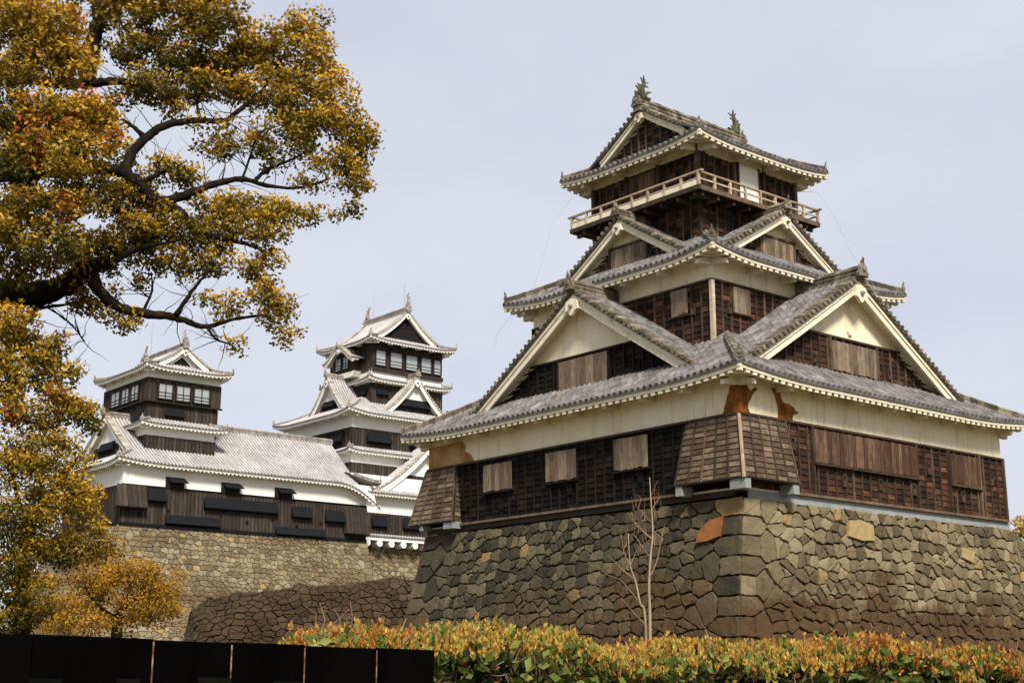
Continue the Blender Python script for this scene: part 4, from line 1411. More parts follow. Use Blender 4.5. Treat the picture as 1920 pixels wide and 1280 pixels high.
def irimoya(parent, name, X0, X1, Y0, Y1, ze, zr, axis, gv, ov, lift, D, st, conc=0.3, gw=None, orn=0.6, lattice=False, pend=0.6, gname='gable', far_gable=True, rl=None, hip_orn=0.5, ridge_hh=0.6):
    """hip-and-gable roof; axis 'x' or 'y' is the ridge direction"""
    mt, mbB, mbR, mr = MB(), MB(), MB(), MB()
    if axis == 'x':
        yc = (Y0 + Y1) / 2; Rn = yc - Y0; a0, a1, b0, b1 = X0, X1, Y0, Y1
        mains = (frR(Y0), frRb(Y1)); ends = (frL(X0), frLb(X1))
    else:
        yc = (X0 + X1) / 2; Rn = yc - X0; a0, a1, b0, b1 = Y0, Y1, X0, X1
        mains = (frL(X0), frLb(X1)); ends = (frR(Y0), frRb(Y1))
    H = zr - ze
    zf = lambda v: H * ((v / Rn) - conc * (v / Rn) * (1 - v / Rn))
    for fr in mains:
        lf = lin_lift(a0, a1, lift, lift if rl is None else rl[0], D if rl is None else rl[1])
        vm = lambda u: 99 if (a0 + gv - 0.2 <= u <= a1 - gv + 0.2) else min(u - a0, a1 - u)
        tiles(mt, fr, a0, a1, Rn, lambda v: ze + zf(v), vm, lf, st)
        eave_trim(mbB, mbR, fr, a0, a1, ze, ov, lf, st)
    for fr in ends:
        lf = lin_lift(b0, b1, lift, lift, D)
        tiles(mt, fr, b0, b1, gv + 0.9, lambda v: ze + zf(v), lambda u: min(u - b0, b1 - u), lf, st)
        eave_trim(mbB, mbR, fr, b0, b1, ze, ov, lf, st)
    roof = mt.build(name, M[st.tile], parent)
    mbB.build('eave_board', M[st.trim], roof); mbR.build('rafter_ends', M[st.trim], roof)
    for (cx, cy), (sx, sy) in (((X0, Y0), (1, 1)), ((X0, Y1), (1, -1)), ((X1, Y0), (-1, 1)), ((X1, Y1), (-1, -1))):
        pts = []
        for i in range(8):
            v = 0.12 + (gv + 0.3 - 0.12) * i / 7
            a = max(0, 1 - v / D)
            pts.append((cx + sx * v, cy + sy * v, ze + zf(v) + lift * a * a * (1 - v / Rn) + 0.03))
        mh = MB()
        ridge(mh, pts, 0.34, 0.28)
        mh.build('hip_ridge', M[st.ridge], roof)
        ornament('ridge_ornament', (cx + sx * 0.1, cy + sy * 0.1, pts[0][2] + 0.1), (-sx, -sy), hip_orn, st.ridge, roof)
    mk = lambda a: (a, yc, zr) if axis == 'x' else (yc, a, zr)
    ridge(mr, [mk(a0 + gv - 0.3), mk(a1 - gv + 0.3)], 0.5, ridge_hh)
    mr.build('main_ridge', M[st.ridge], roof)
    zg = lambda d: ze + zf(max(0.0, Rn - d))
    fe = [(frL(X0 + gv), 1), (frLb(X1 - gv), 0)] if axis == 'x' else [(frR(Y0 + gv), 1), (frRb(Y1 - gv), 0)]
    gs = []
    for fr, near in fe:
        if not near and not far_gable: continue
        dm = gw or (Rn - gv) * 0.97
        g = gable(parent, gname if near else 'gable', fr, yc, dm, zg, 1.0, st, wall_v=0.5, wall_z0=ze + zf(gv) - 0.1, roof=False, orn=orn, pend=pend if near else 0, ridge_back=0, lattice=lattice and near)
        gs.append(g)
    return roof, gs, zg, yc

OS = Vector((-35.11644, 125.0, 15.24962))
OM = Vector((-17.49183, 150.0, 24.51448))

def vclad(parent, fr, u0, u1, z0, z1, st=KEEP, zlim=None):
    """upright boards with narrow battens over the joints"""
    return cladding(parent, fr, u0, u1, z0, z1, st, zlim=zlim, rows=max(0.9, z1 - z0), bay=0.40)

def fishes(roof, pts, ax, s=1.0):
    for p, sg in pts:
        mb = MB()
        b0 = Vector(p)
        d = Vector((1, 0, 0)) if ax == 'x' else Vector((0, 1, 0))
        path = [(0.34, 0.02), (0.16, 0.06), (0.0, 0.2), (-0.06, 0.45), (0.0, 0.75), (0.10, 1.0), (0.2, 1.3)]
        rad = [0.09, 0.19, 0.22, 0.19, 0.14, 0.10, 0.03]
        pp, rr = catmull([b0 + d * (sg * a * s) + Vector((0, 0, z * s)) for a, z in path], [r * s for r in rad], 3)
        mb.tube(pp, rr, 6)
        fx = Fr(b0, d * sg, Vector((d.y, d.x, 0)))
        for tri in ([(-0.18, 0.2), (-0.4, 0.45), (-0.15, 0.5)], [(-0.12, 0.6), (-0.32, 0.95), (-0.02, 0.85)], [(0.05, 1.0), (-0.12, 1.4), (0.15, 1.15)], [(0.12, 1.05), (0.5, 1.2), (0.2, 0.95)]):
            mb.prism(fx, [(a * s, c * s) for a, c in tri], -0.03, 0.03)
        mb.build('roof_fish', M['kridge'], roof)

def small_keep():
    K = empty('small_keep', OS, TH)
    tag(K, 'black and white castle keep with glazed lookout room on a long pale roof', 'castle keep')
    st = KEEP
    fL, fR = frL(0), frR(0)
    X, Y = 26.35, 13.0
    w = storey(K, 'storey', 0, X, 0, Y, -0.05, 5.6, 'white')
    vclad(w, fR, 0, X, 0.05, 3.5)
    vclad(w, fL, 0, Y, 0.05, 3.5)
    mb = MB(); mb.box(fR, -0.15, X, -0.3, -0.001, -0.2, 0.06); mb.box(fL, 0, Y, -0.3, -0.001, -0.2, 0.06); mb.box(fR, -0.1, X, -0.13, -0.001, 3.46, 3.55)
    build_each(mb, 'base_beam', M['black'], w)
    for a, b_, zt, zb in ((2.35, 4.2, 3.35, 1.95), (8.1, 15.9, 3.0, 1.75), (4.25, 9.8, 1.05, 0.08), (17.6, 19.8, 2.85, 1.6), (15.8, 21.4, 0.75, -0.1), (21.4, 23.6, 2.75, 1.45)):
        awning(w, fR, a, b_, zt, zb, 0.75)
    for a, b_ in ((4.15, 6.0), (9.85, 11.8), (15.65, 17.55)):
        mb = MB(); mb.box(fR, a, b_, -0.14, -0.02, 3.5, 4.5); mb.build('window', M['dark'], w)
        mb = MB(); mb.add([fR(a + .2, -0.15, 4.42), fR(b_ + .1, -0.15, 4.42), fR(b_ + .15, -0.75, 4.0), fR(a + .2, -0.75, 4.0), fR(a + .2, -0.15, 4.36), fR(b_ + .1, -0.15, 4.36), fR(b_ + .15, -0.75, 3.94), fR(a + .2, -0.75, 3.94)], [(0, 1, 2, 3), (4, 7, 6, 5), (3, 2, 6, 7), (0, 3, 7, 4), (1, 5, 6, 2)]); mb.build('window_hood', M['black'], w)
    # stone-drop boxes at the two ends of the front
    for a, b_, z0, z1 in ((23.7, 26.4, 0.6, 3.3), (-0.6, 2.25, 1.45, 3.48)):
        mb = MB()
        n = 6
        for i in range(n):
            ua, ub = a + (b_ - a) * i / n, a + (b_ - a) * (i + 1) / n
            mb.add([fR(ua + 0.02, -0.75, z0), fR(ub - 0.02, -0.75, z0), fR(ub - 0.02, -0.12, z1), fR(ua + 0.02, -0.12, z1), fR(ua + 0.02, 0, z0), fR(ub - 0.02, 0, z0)], [(0, 1, 2, 3), (0, 4, 5, 1)])
        mb.add([fR(a, -0.75, z0), fR(a, -0.12, z1), fR(a, 0, z0)], [(0, 1, 2)]); mb.add([fR(b_, -0.75, z0), fR(b_, -0.12, z1), fR(b_, 0, z0)], [(0, 1, 2)])
        o = mb.build('stone_drop_box', M['kwood'], w)
        mb = MB(); mb.box(fR, a, b_, -0.8, -0.02, z0 - 0.12, z0 - 0.004); mb.build('box_floor', M['black'], w)
    for i in range(9):
        loop_u = 1.6 + i * 2.75
        mb = MB(); mb.box(fR, loop_u, loop_u + 0.3, -0.13, -0.02, 0.75 + 0.5 * (i % 2), 1.05 + 0.5 * (i % 2)); mb.build('gun_port', M['black'], w)
    # main roof
    X0, X1 = -0.95, 27.5
    st2 = st
    roof, gs, zg, yc = irimoya(K, 'gabled_roof', X0, X1, -0.95, Y + 0.95, 5.45, 10.75, 'x', 1.7, 1.0, 0.35, 3.5, st, conc=0.18, gname='gable', far_gable=False, orn=0.7, pend=0.7, rl=(-2.3, 5.2), hip_orn=0.55, ridge_hh=0.45)
    g = gs[0]
    fr = Fr((X0 + 1.7, 0, 0), (0, 1, 0), (1, 0, 0))
    mb = MB(); fr2 = Fr(fr(0, 0.5, 0), fr.t, fr.n)
    vclad(g, fr2, yc - 4.2, yc + 4.2, 6.3, 7.9, zlim=lambda u: zg(abs(u - yc)) - 0.6)
    awning(g, fr2, yc - 1.6, yc + 1.6, 8.2, 7.2, 0.7)
    # tower on the roof
    t1 = storey(K, 'storey', 2.8, 9.9, 1.9, 11.5, 6.5, 9.6, 'white')
    vclad(t1, frR(1.9), 2.8, 9.9, 6.6, 8.55); vclad(t1, frL(2.8), 1.9, 11.5, 6.6, 8.55)
    skirt(K, 'ledge_roof', 1.95, 10.85, 1.05, 12.4, 9.55, 0.85, lambda v: 0.45 * v, 2.2, 2.2, 0.18, 2, st, hip_len=1.3, orn=0.42)
    t2 = storey(K, 'storey', 3.15, 10.5, 2.75, 11.8, 9.0, 12.0, 'kwood')
    vclad(t2, frR(2.75), 3.15, 10.5, 10.0, 11.85); vclad(t2, frL(3.15), 2.75, 11.8, 10.0, 11.85)
    awning(t2, frR(2.75), 4.9, 6.9, 11.6, 10.55, 0.5)
    mb = MB(); mb.prism(frL(3.15), [(3.4, 10.2)] + [(4.2 - 0.8 * math.cos(a * math.pi / 8), 11.2 + 0.45 * math.sin(a * math.pi / 8)) for a in range(9)] + [(5.0, 10.2)], -0.13, -0.05); mb.build('bell_window', M['dark'], t2)
    x0, y0, x1, y1 = 3.0, 2.55, 10.65, 12.2
    t3 = storey(K, 'lookout_room', x0, x1, y0, y1, 11.95, 14.15, 'kwood')
    fR3, fL3 = frR(y0), frL(x0)
    vclad(t3, fR3, x0, x0 + 0.85, 12.0, 13.8); vclad(t3, fR3, x1 - 1.0, x1, 12.0, 13.8); vclad(t3, fR3, x0, x1, 13.75, 14.2)
    vclad(t3, fL3, y0, y0 + 1.4, 12.0, 13.8); vclad(t3, fL3, y1 - 1.4, y1, 12.0, 13.8); vclad(t3, fL3, y0, y1, 13.75, 14.2)
    window_band(t3, fR3, [(4.05, 5.55), (5.9, 7.4), (7.75, 9.45)], 12.3, 13.7, 1)
    window_band(t3, fL3, [(4.2, 5.9), (6.3, 8.0), (8.4, 10.4)], 12.3, 13.7, 1)
    mb = MB(); mb.box(fR3, x0 - 0.2, x1 + 0.2, -0.2, -0.001, 11.85, 11.99); mb.box(fL3, y0, y1 + 0.2, -0.2, -0.001, 11.85, 11.99); build_each(mb, 'floor_beam', M['kbatten'], t3)
    t4 = storey(K, 'eave_wall', x0 + 0.02, x1 - 0.02, y0 + 0.02, y1 - 0.02, 14.15, 15.3, 'white')
    roof, gs, zg, yc = irimoya(K, 'gabled_roof', 2.2, 11.4, 1.4, 13.3, 15.05, 17.75, 'y', 1.5, 0.8, 0.30, 2.6, st, conc=0.5, gname='gable', orn=0.6, pend=0.55, hip_orn=0.5, ridge_hh=0.5, gw=2.6)
    g = gs[0]
    mb = MB(); fr = frR(1.4 + 1.5 + 0.5)
    mb.prism(fr, [(yc - 1.25, 15.75), (yc, 16.75), (yc + 1.25, 15.75)], -0.03, -0.005); mb.build('dark_panel', M['dark'], g)
    fishes(roof, [((yc, 3.1, 18.3), 1), ((yc, 11.6, 18.3), -1)], 'y', 0.85)
    for y, h in ((3.6, 3.2), (10.5, 3.4)):
        mb = MB(); mb.cyl((yc, y, 18.2), (yc, y, 18.2 + h), 0.035, 0.02, 5); mb.build('lightning_rod', M['wire'], roof)

def main_keep():
    K = empty('main_keep', OM, TH)
    tag(K, 'tall black and white main keep with stacked curved gables behind the turret roof', 'castle keep')
    st = KEEP
    # bottom storey (base beams, timber, white)
    wA = storey(K, 'storey', -1.6, 21, -2.2, 17, -8.0, -1.5, 'white')
    fR, fL = frR(-2.2), frL(-1.6)
    vclad(wA, fR, -1.6, 21, -7.9, -5.55); vclad(wA, fL, -2.2, 17, -7.9, -5.55)
    for a, b_ in ((1.3, 3.2), (5.4, 7.6), (10, 12)):
        awning(wA, fR, a, b_, -5.8, -7.2, 0.7)
    skirt(K, 'tiled_roof', -2.6, 22, -3.2, 18, -3.55, 1.0, lambda v: 0.55 * v, 3.2, 3.2, 0.3, 3, st, hip_len=2.2)
    # corbelled ledge with its round beam ends
    mb = MB()
    tiles(mb, frR(-3.1), -2.4, 21.5, 1.0, lambda v: -8.15 + 0.35 * v, lambda u: 9, lambda u: 0.0, st)
    o = mb.build('corbel_ledge', M['ktile'], K)
    mb = MB(); mb.box(fR, -2.3, 21.5, -0.85, -0.02, -8.55, -8.25); mb.build('ledge_board', M['white'], o)
    for i in range(13):
        u = 0.4 + i * 1.55
        mb = MB(); mb.cyl((u, -3.05, -8.85), (u, -1.2, -8.85), 0.36, n=14); mb.build('beam_end', M['white'], o)
    # great gable on the right face
    zf = lineZ(2.5, -3.5, 8.0, 0.42)
    fr = frR(-2.35)
    g = gable(K, 'gable', fr, 9.0, 8.0, zf, 6.0, st, bw=0.8, wall_v=0.7, wall_z0=-3.6, orn=0.7, pend=0.9, ridge_back=4.0, curve=9, roof_ext=0.6)
    vclad(g, Fr(fr(0, 0.7, 0), fr.t, fr.n), 3, 15, -3.2, -1.0, zlim=lambda u: zf(abs(u - 9.0)) - 0.9)
    awning(g, Fr(fr(0, 0.7, 0), fr.t, fr.n), 6.3, 8.6, -1.3, -2.6, 0.7)
    # lower black storey
    X1, Y1 = 18.4, 14.4
    wB = storey(K, 'storey', 0, X1, 0, Y1, -4, 1.6, 'white')
    vclad(wB, frR(0), 0, X1, -2.6, 0.05); vclad(wB, frL(0), 0, Y1, -2.6, 0.05)
    skirt(K, 'ledge_roof', -0.85, X1 + 0.85, -0.85, Y1 + 0.85, 1.25, 0.85, lambda v: 0.5 * v, 1.7, 1.7, 0.22, 2, st, hip_len=1.4, orn=0.5)
    # middle black storey
    x0, y0, x1, y1 = 0.32, 0.5, 18.3, 14.0
    wC = storey(K, 'storey', x0, x1, y0, y1, 1.2, 5.7, 'white')
    vclad(wC, frR(y0), x0, x1, 1.9, 4.02); vclad(wC, frL(x0), y0, y1, 1.9, 4.02)
    for a, b_ in ((2.2, 5.4), (8, 11)):
        awning(wC, frR(y0), a, b_, 3.75, 2.35, 0.8)
    for a, b_ in ((2.0, 5.6), (7.4, 10.6)):
        awning(wC, frL(x0), a, b_, 3.75, 2.35, 0.8)
    skirt(K, 'tiled_roof', x0 - 1.35, x1 + 1.35, y0 - 1.35, y1 + 1.35, 5.5, 1.35, lambda v: 0.47 * v + 0.02 * v * v, 5.0, 5.0, 0.45, 4, st, hip_len=4.2, orn=0.55)
    zf = lineZ(10.75, 6.15, 4.2, 0.40)
    fr = frL(1.2)
    g = gable(K, 'gable', fr, 7.25, 4.5, zf, 4.5, st, bw=0.62, wall_v=0.6, wall_z0=6.0, orn=0.6, pend=0.75, ridge_back=3.2, curve=8)
    f2 = Fr(fr(0, 0.6, 0), fr.t, fr.n)
    vclad(g, f2, 4.4, 10.1, 6.1, 7.9, zlim=lambda u: zf(abs(u - 7.25)) - 0.65); awning(g, f2, 6.0, 8.6, 8.1, 7.2, 0.75)
    zf2 = lineZ(10.9, 6.15, 4.75, 0.40)
    fr = frR(1.0)
    g = gable(K, 'gable', fr, 9.4, 5.0, zf2, 4.5, st, bw=0.62, wall_v=0.6, wall_z0=6.0, orn=0.6, pend=0.75, ridge_back=2.6, curve=8)
    f2 = Fr(fr(0, 0.6, 0), fr.t, fr.n)
    vclad(g, f2, 6.2, 12.6, 6.1, 8.0, zlim=lambda u: zf2(abs(u - 9.4)) - 0.65); awning(g, f2, 7.2, 11.4, 8.3, 7.2, 0.75)
    # upper black storey
    x0, y0, x1, y1 = 4.35, 2.95, 14.4, 11.75
    wD = storey(K, 'storey', x0, x1, y0, y1, 6.5, 11.6, 'white')
    vclad(wD, frR(y0), x0, x1, 6.9, 9.95); vclad(wD, frL(x0), y0, y1, 6.9, 9.95)
    awning(wD, frR(y0), 5.0, 6.6, 9.5, 8.5, 0.6); awning(wD, frL(x0), 3.6, 5.2, 9.5, 8.5, 0.6)
    skirt(K, 'ledge_roof', x0 - 0.85, x1 + 0.95, y0 - 0.85, y1 + 0.85, 10.25, 0.85, lambda v: 0.5 * v, 1.2, 1.2, 0.28, 2.2, st, hip_len=1.0, orn=0.5)
    # lookout room
    wE = storey(K, 'lookout_room', x0 + 0.1, x1 - 0.15, y0 - 0.1, y1 + 0.1, 11.4, 15.0, 'kwood')
    fR5, fL5 = frR(y0 - 0.1), frL(x0 + 0.1)
    mb = MB(); mb.box(fR5, x0, x1, -0.16, -0.001, 11.3, 11.75); mb.box(fL5, y0, y1, -0.16, -0.001, 11.3, 11.75); build_each(mb, 'floor_beam', M['kwood'], wE)
    window_band(wE, fR5, [(4.75, 6.2), (6.75, 8.5), (8.95, 10.7), (11.15, 12.7), (13.0, 14.1)], 12.05, 13.75, 0)
    vclad(wE, fR5, x0 + 0.1, x1 - 0.15, 13.9, 14.6); vclad(wE, fL5, y0 - 0.1, y1 + 0.1, 13.9, 14.6); vclad(wE, fL5, y0 - 0.1, 5.4, 11.8, 13.9)
    window_band(wE, fL5, [(9.3, 10.6)], 12.05, 13.75, 0)
    # bay under a curved gable on the left face
    mb = MB(); mb.box(Fr((0, 0, 0), (1, 0, 0), (0, 1, 0)), 3.4, x0 + 0.05, 5.4, 9.6, 11.5, 14.0, 0.4); bay = mb.build('bay', M['kwood'], K)
    window_band(bay, frL(3.4), [(6.1, 7.3), (7.7, 8.9)], 12.0, 13.4, 1)
    def zk(d):
        t = min(1.3, d / 3.1)
        return 12.95 + 1.55 * (0.5 + 0.5 * math.cos(math.pi * min(1, t))) - 0.25 * max(0, t - 0.75)
    gable(K, 'curved_gable', frL(2.75), 7.5, 3.1, zk, 3.0, st, bw=0.42, wall_v=0.7, wall_z0=12.9, orn=0.45, pend=0.45, ridge_back=2.2, curve=10, roof_ext=0.1, ridge_h=0.3)
    mb = MB(); mb.prism(frL(3.3), [(4.9, 11.5), (5.3, 10.9), (9.7, 10.9), (10.1, 11.5)], 0, 1.0); mb.build('bay_base', M['white'], K)
    roof, gs, zg, yc = irimoya(K, 'gabled_roof', 3.2, 15.5, 1.55, 13.1, 14.75, 19.15, 'y', 1.5, 1.15, 0.40, 3.2, st, conc=0.55, gname='gable', lattice=True, orn=0.75, pend=0.6, hip_orn=0.55, ridge_hh=0.6, gw=4.2)
    fishes(roof, [((yc, 3.0, 19.8), 1), ((yc, 11.4, 19.8), -1)], 'y', 1.15)
    for y, h in ((3.8, 3.3), (10.2, 3.6)):
        mb = MB(); mb.cyl((yc, y, 19.5), (yc, y, 19.5 + h), 0.035, 0.02, 5); mb.build('lightning_rod', M['wire'], roof)
small_keep()
main_keep()

def keep_base():
    root = empty('stone_rampart', (OS.x, OS.y, 0), TH)
    tag(root, 'tall pale tan stone rampart sloping below the small black and white keep', 'stone wall')
    rng = random.Random(9)
    H = OS.z - 0.15
    X, Y = 26.6, 16.0
    bt = lambda d: 0.20 * d + 0.022 * d * d
    def SR(u, v, o):
        x = u - bt(v) * (1 - u / X) + 0.12 * v * u / X
        return (x - 0.1, -0.12 - bt(v) * 0.55 - o, H - v)
    def SL(u, v, o):
        y = u - bt(v) * 0.55 * (1 - u / Y)
        return (-0.2 - bt(v) - o, y - 0.12, H - v)
    mb, tint = MB(), []
    stone_face(mb, tint, SR, 0, X, H, 0.46, rng, corner0=1, corner1=1, aspect=1.35, relief=0.03, gap=0.002, deep=-0.05)
    build_stone(mb, tint, 'stone_facing', M['stone_far'], root)
    mb, tint = MB(), []
    stone_face(mb, tint, SL, 0, Y, H, 0.50, rng, corner0=2, aspect=1.35, relief=0.03, gap=0.002, deep=-0.05)
    build_stone(mb, tint, 'stone_facing', M['stone_far'], root)
    mb, tint = MB(), []
    back_sheet(mb, tint, SR, 0, X, H); back_sheet(mb, tint, SL, 0, Y, H)
    e = [SR(X, H * j / 8, -0.1) for j in range(9)]
    mb.add(e + [(p[0], p[1] + 16, p[2]) for p in e], [(i, i + 1, 10 + i, 9 + i) for i in range(8)], 0)
    mb.add([(0, 0, H - 0.05), (X, 0, H - 0.05), (X, Y, H - 0.05), (0, Y, H - 0.05)], [(0, 1, 2, 3)], 0)
    mb.build('packed_core', M['gapdark'], root)
    root = empty('stone_rampart', (OM.x, OM.y, 0), TH)
    tag(root, 'distant brown stone rampart below the white beam ends of the main keep', 'stone wall')
    z0 = OM.z - 9.1
    def S2(u, v, o):
        return (u, -1.7 - bt(v) * 0.6 - o, z0 - v)
    mb, tint = MB(), []
    stone_face(mb, tint, S2, -4, 24, z0, 0.5, rng, aspect=1.35, relief=0.03, gap=0.002, deep=-0.05)
    build_stone(mb, tint, 'stone_facing', M['stone_far'], root)
    mb, tint = MB(), []
    back_sheet(mb, tint, S2, -4, 24, z0)
    mb.add([(-4, -1.8, z0 - 0.05), (24, -1.8, z0 - 0.05), (24, 17, z0 - 0.05), (-4, 17, z0 - 0.05)], [(0, 1, 2, 3)], 0)
    mb.build('packed_core', M['gapdark'], root)
keep_base()

# ------------------------------------------------------------------ plants
def leaf_mat(name, stops, trans=0.28, rough=0.5):
    m, nt, b = newmat(name, rough, 0.2)
    c = ramp(nt, attr_node(nt), stops)
    nt.links.new(c, b.inputs['Base Color'])
    tr = nt.nodes.new('ShaderNodeBsdfTranslucent')
    nt.links.new(c, tr.inputs['Color'])
    ms = nt.nodes.new('ShaderNodeMixShader')
    ms.inputs[0].default_value = trans
    nt.links.new(b.outputs[0], ms.inputs[1])
    nt.links.new(tr.outputs[0], ms.inputs[2])
    nt.links.new(ms.outputs[0], nt.nodes['Material Output'].inputs['Surface'])
    return m

M['leaf'] = leaf_mat('camphor_leaves', [(0, (0.012, 0.017, 0.003)), (0.2, (0.045, 0.048, 0.006)), (0.42, (0.195, 0.130, 0.012)), (0.60, (0.42, 0.25, 0.020)), (0.70, (0.56, 0.33, 0.028)), (0.78, (0.46, 0.19, 0.018)), (0.88, (0.34, 0.065, 0.012)), (1, (0.26, 0.03, 0.009))])
M['leaf_gold'] = leaf_mat('golden_leaves', [(0, (0.04, 0.032, 0.006)), (0.3, (0.14, 0.082, 0.010)), (0.6, (0.34, 0.18, 0.016)), (1, (0.50, 0.26, 0.022))])
M['leaf_hedge'] = leaf_mat('hedge_leaves', [(0, (0.006, 0.012, 0.003)), (0.2, (0.030, 0.050, 0.009)), (0.38, (0.13, 0.18, 0.034)), (0.46, (0.24, 0.26, 0.06)), (0.5, (0.46, 0.34, 0.065)), (0.62, (0.48, 0.27, 0.05)), (0.8, (0.38, 0.14, 0.03)), (1, (0.22, 0.045, 0.016))], 0.3, 0.5)
M['bark'] = mat_var('dark_bark', [(0, (0.004, 0.003, 0.002)), (0.5, (0.011, 0.008, 0.005)), (1, (0.038, 0.024, 0.014))], 6, (1, 1, 0.4), 0.1, 0.9, 0.9, 0.1, 0.6, 30)
M['bark_pale'] = mat_var('pale_bark', [(0, (0.16, 0.10, 0.06)), (1, (0.42, 0.33, 0.22))], 6, (1, 1, 0.3), 0.1, 0.9, 0.9, 0.1, 0.4, 40)
M['twig'] = mat_var('red_twig', [(0, (0.09, 0.05, 0.03)), (1, (0.34, 0.20, 0.13))], 4, (1, 1, 1), 0.8, 0.5, 0.85, 0.2, 0)

def crown_points(blobs, leaf, dens, tone=0.4, red=0.05, clump=0.30, per=70):
    """blobs: (px, py, depth, rx_px, ry_px, density, tone shift, redness). Each blob holds leafy sprays with gaps between
    them; leaf tone has top light and inner shade painted in: gold at the tips, green inside."""
    C_, R = [], []
    for bl in blobs:
        px_, py_, dp, rx, ry = bl[:5]
        dn = bl[5] if len(bl) > 5 else 1.0
        ts = bl[6] if len(bl) > 6 else 0.0
        rd = bl[7] if len(bl) > 7 else red
        c = np.array(at(px_, py_, dp))
        k = dp / FPX
        ax, az = rx * k, ry * k
        ay = (ax + az) / 2
        n = max(2, int(round(dn * dens * (rx * ry) / 1000.0)))
        u = NP.normal(size=(n, 3))
        u /= np.linalg.norm(u, axis=1)[:, None]
        r = NP.uniform(0.12, 1.0, n) ** 0.45
        w = 0.92 + 0.2 * np.sin(u[:, 0] * 5 + px_) * np.cos(u[:, 2] * 4 + py_)
        q = u * (r * w)[:, None]
        cc = c + q * np.array([ax, ay, az])
        rad = clump * NP.uniform(0.6, 1.25, n)
        st_ = NP.normal(0, 0.07, n) + ts
        isred = NP.random(n) < rd
        m = NP.poisson(per * (rad / clump) ** 2)
        idx = np.repeat(np.arange(n), m)
        d = NP.normal(size=(len(idx), 3))
        d /= np.linalg.norm(d, axis=1)[:, None]
        rr = NP.uniform(0.05, 1.0, len(idx)) ** 0.5
        off = d * (rr * rad[idx])[:, None] * np.array([1.0, 1.0, 0.72])
        C_.append(cc[idx] + off)
        # light painted into the tone: gold outside and above, dark green within
        t = tone + st_[idx] + 0.24 * d[:, 2] * rr + 0.24 * (rr - 0.62) + 0.11 * q[idx, 2] + NP.normal(0, 0.05, len(idx))
        t = np.clip(t, 0.02, 0.71)
        rr_ = isred[idx] & (NP.random(len(idx)) < 0.6)
        R.append(np.where(rr_, NP.uniform(0.74, 0.98, len(idx)), t))
    return np.concatenate(C_), np.concatenate(R)

def limb(mb, pts, r0, r1, n=8, gnarl=0.0):
    P = [at(*p) for p in pts]
    k = len(P)
    rr = [r0 + (r1 - r0) * (i / (k - 1)) ** 0.8 for i in range(k)]
    P2, R2 = catmull(P, rr, 6)
    for i in range(1, len(P2) - 1):
        P2[i] = P2[i] + Vector((R_.uniform(-1, 1), R_.uniform(-1, 1), R_.uniform(-1, 1))) * R2[i] * 0.16
        R2[i] *= R_.uniform(0.9, 1.12)
    mb.tube(P2, R2, n)
    return P2

def twigs(mb, P, n, length, r, spread=1.0):
    """thin side shoots along a limb"""
    for _ in range(n):
        i = R_.randrange(len(P) // 4, len(P))
        p = P[i]
        d = Vector((R_.uniform(-1, 1), R_.uniform(-1, 1), R_.uniform(-0.4, 1.0))).normalized()
        q = [p]
        for k in range(4):
            d = (d + Vector((R_.uniform(-1, 1), R_.uniform(-1, 1), R_.uniform(-0.5, 0.7))) * 0.35).normalized()
            q.append(q[-1] + d * length / 4 * R_.uniform(0.7, 1.3))
        mb.tube(q, [r, r * 0.8, r * 0.6, r * 0.4, r * 0.2], 5)

def tree_object(name, base, label, cat):
    o = empty(name, base, 0)
    return tag(o, label, cat)

def localise(o, root):
    """the mesh was built in scene coordinates; move it under its root"""
    o.parent = root
    o.matrix_parent_inverse.identity()
    v = np.empty(len(o.data.vertices) * 3, np.float32)
    o.data.vertices.foreach_get('co', v)
    v = v.reshape(-1, 3) - np.array(root.location, np.float32)
    o.data.vertices.foreach_set('co', v.reshape(-1))
    o.data.update()

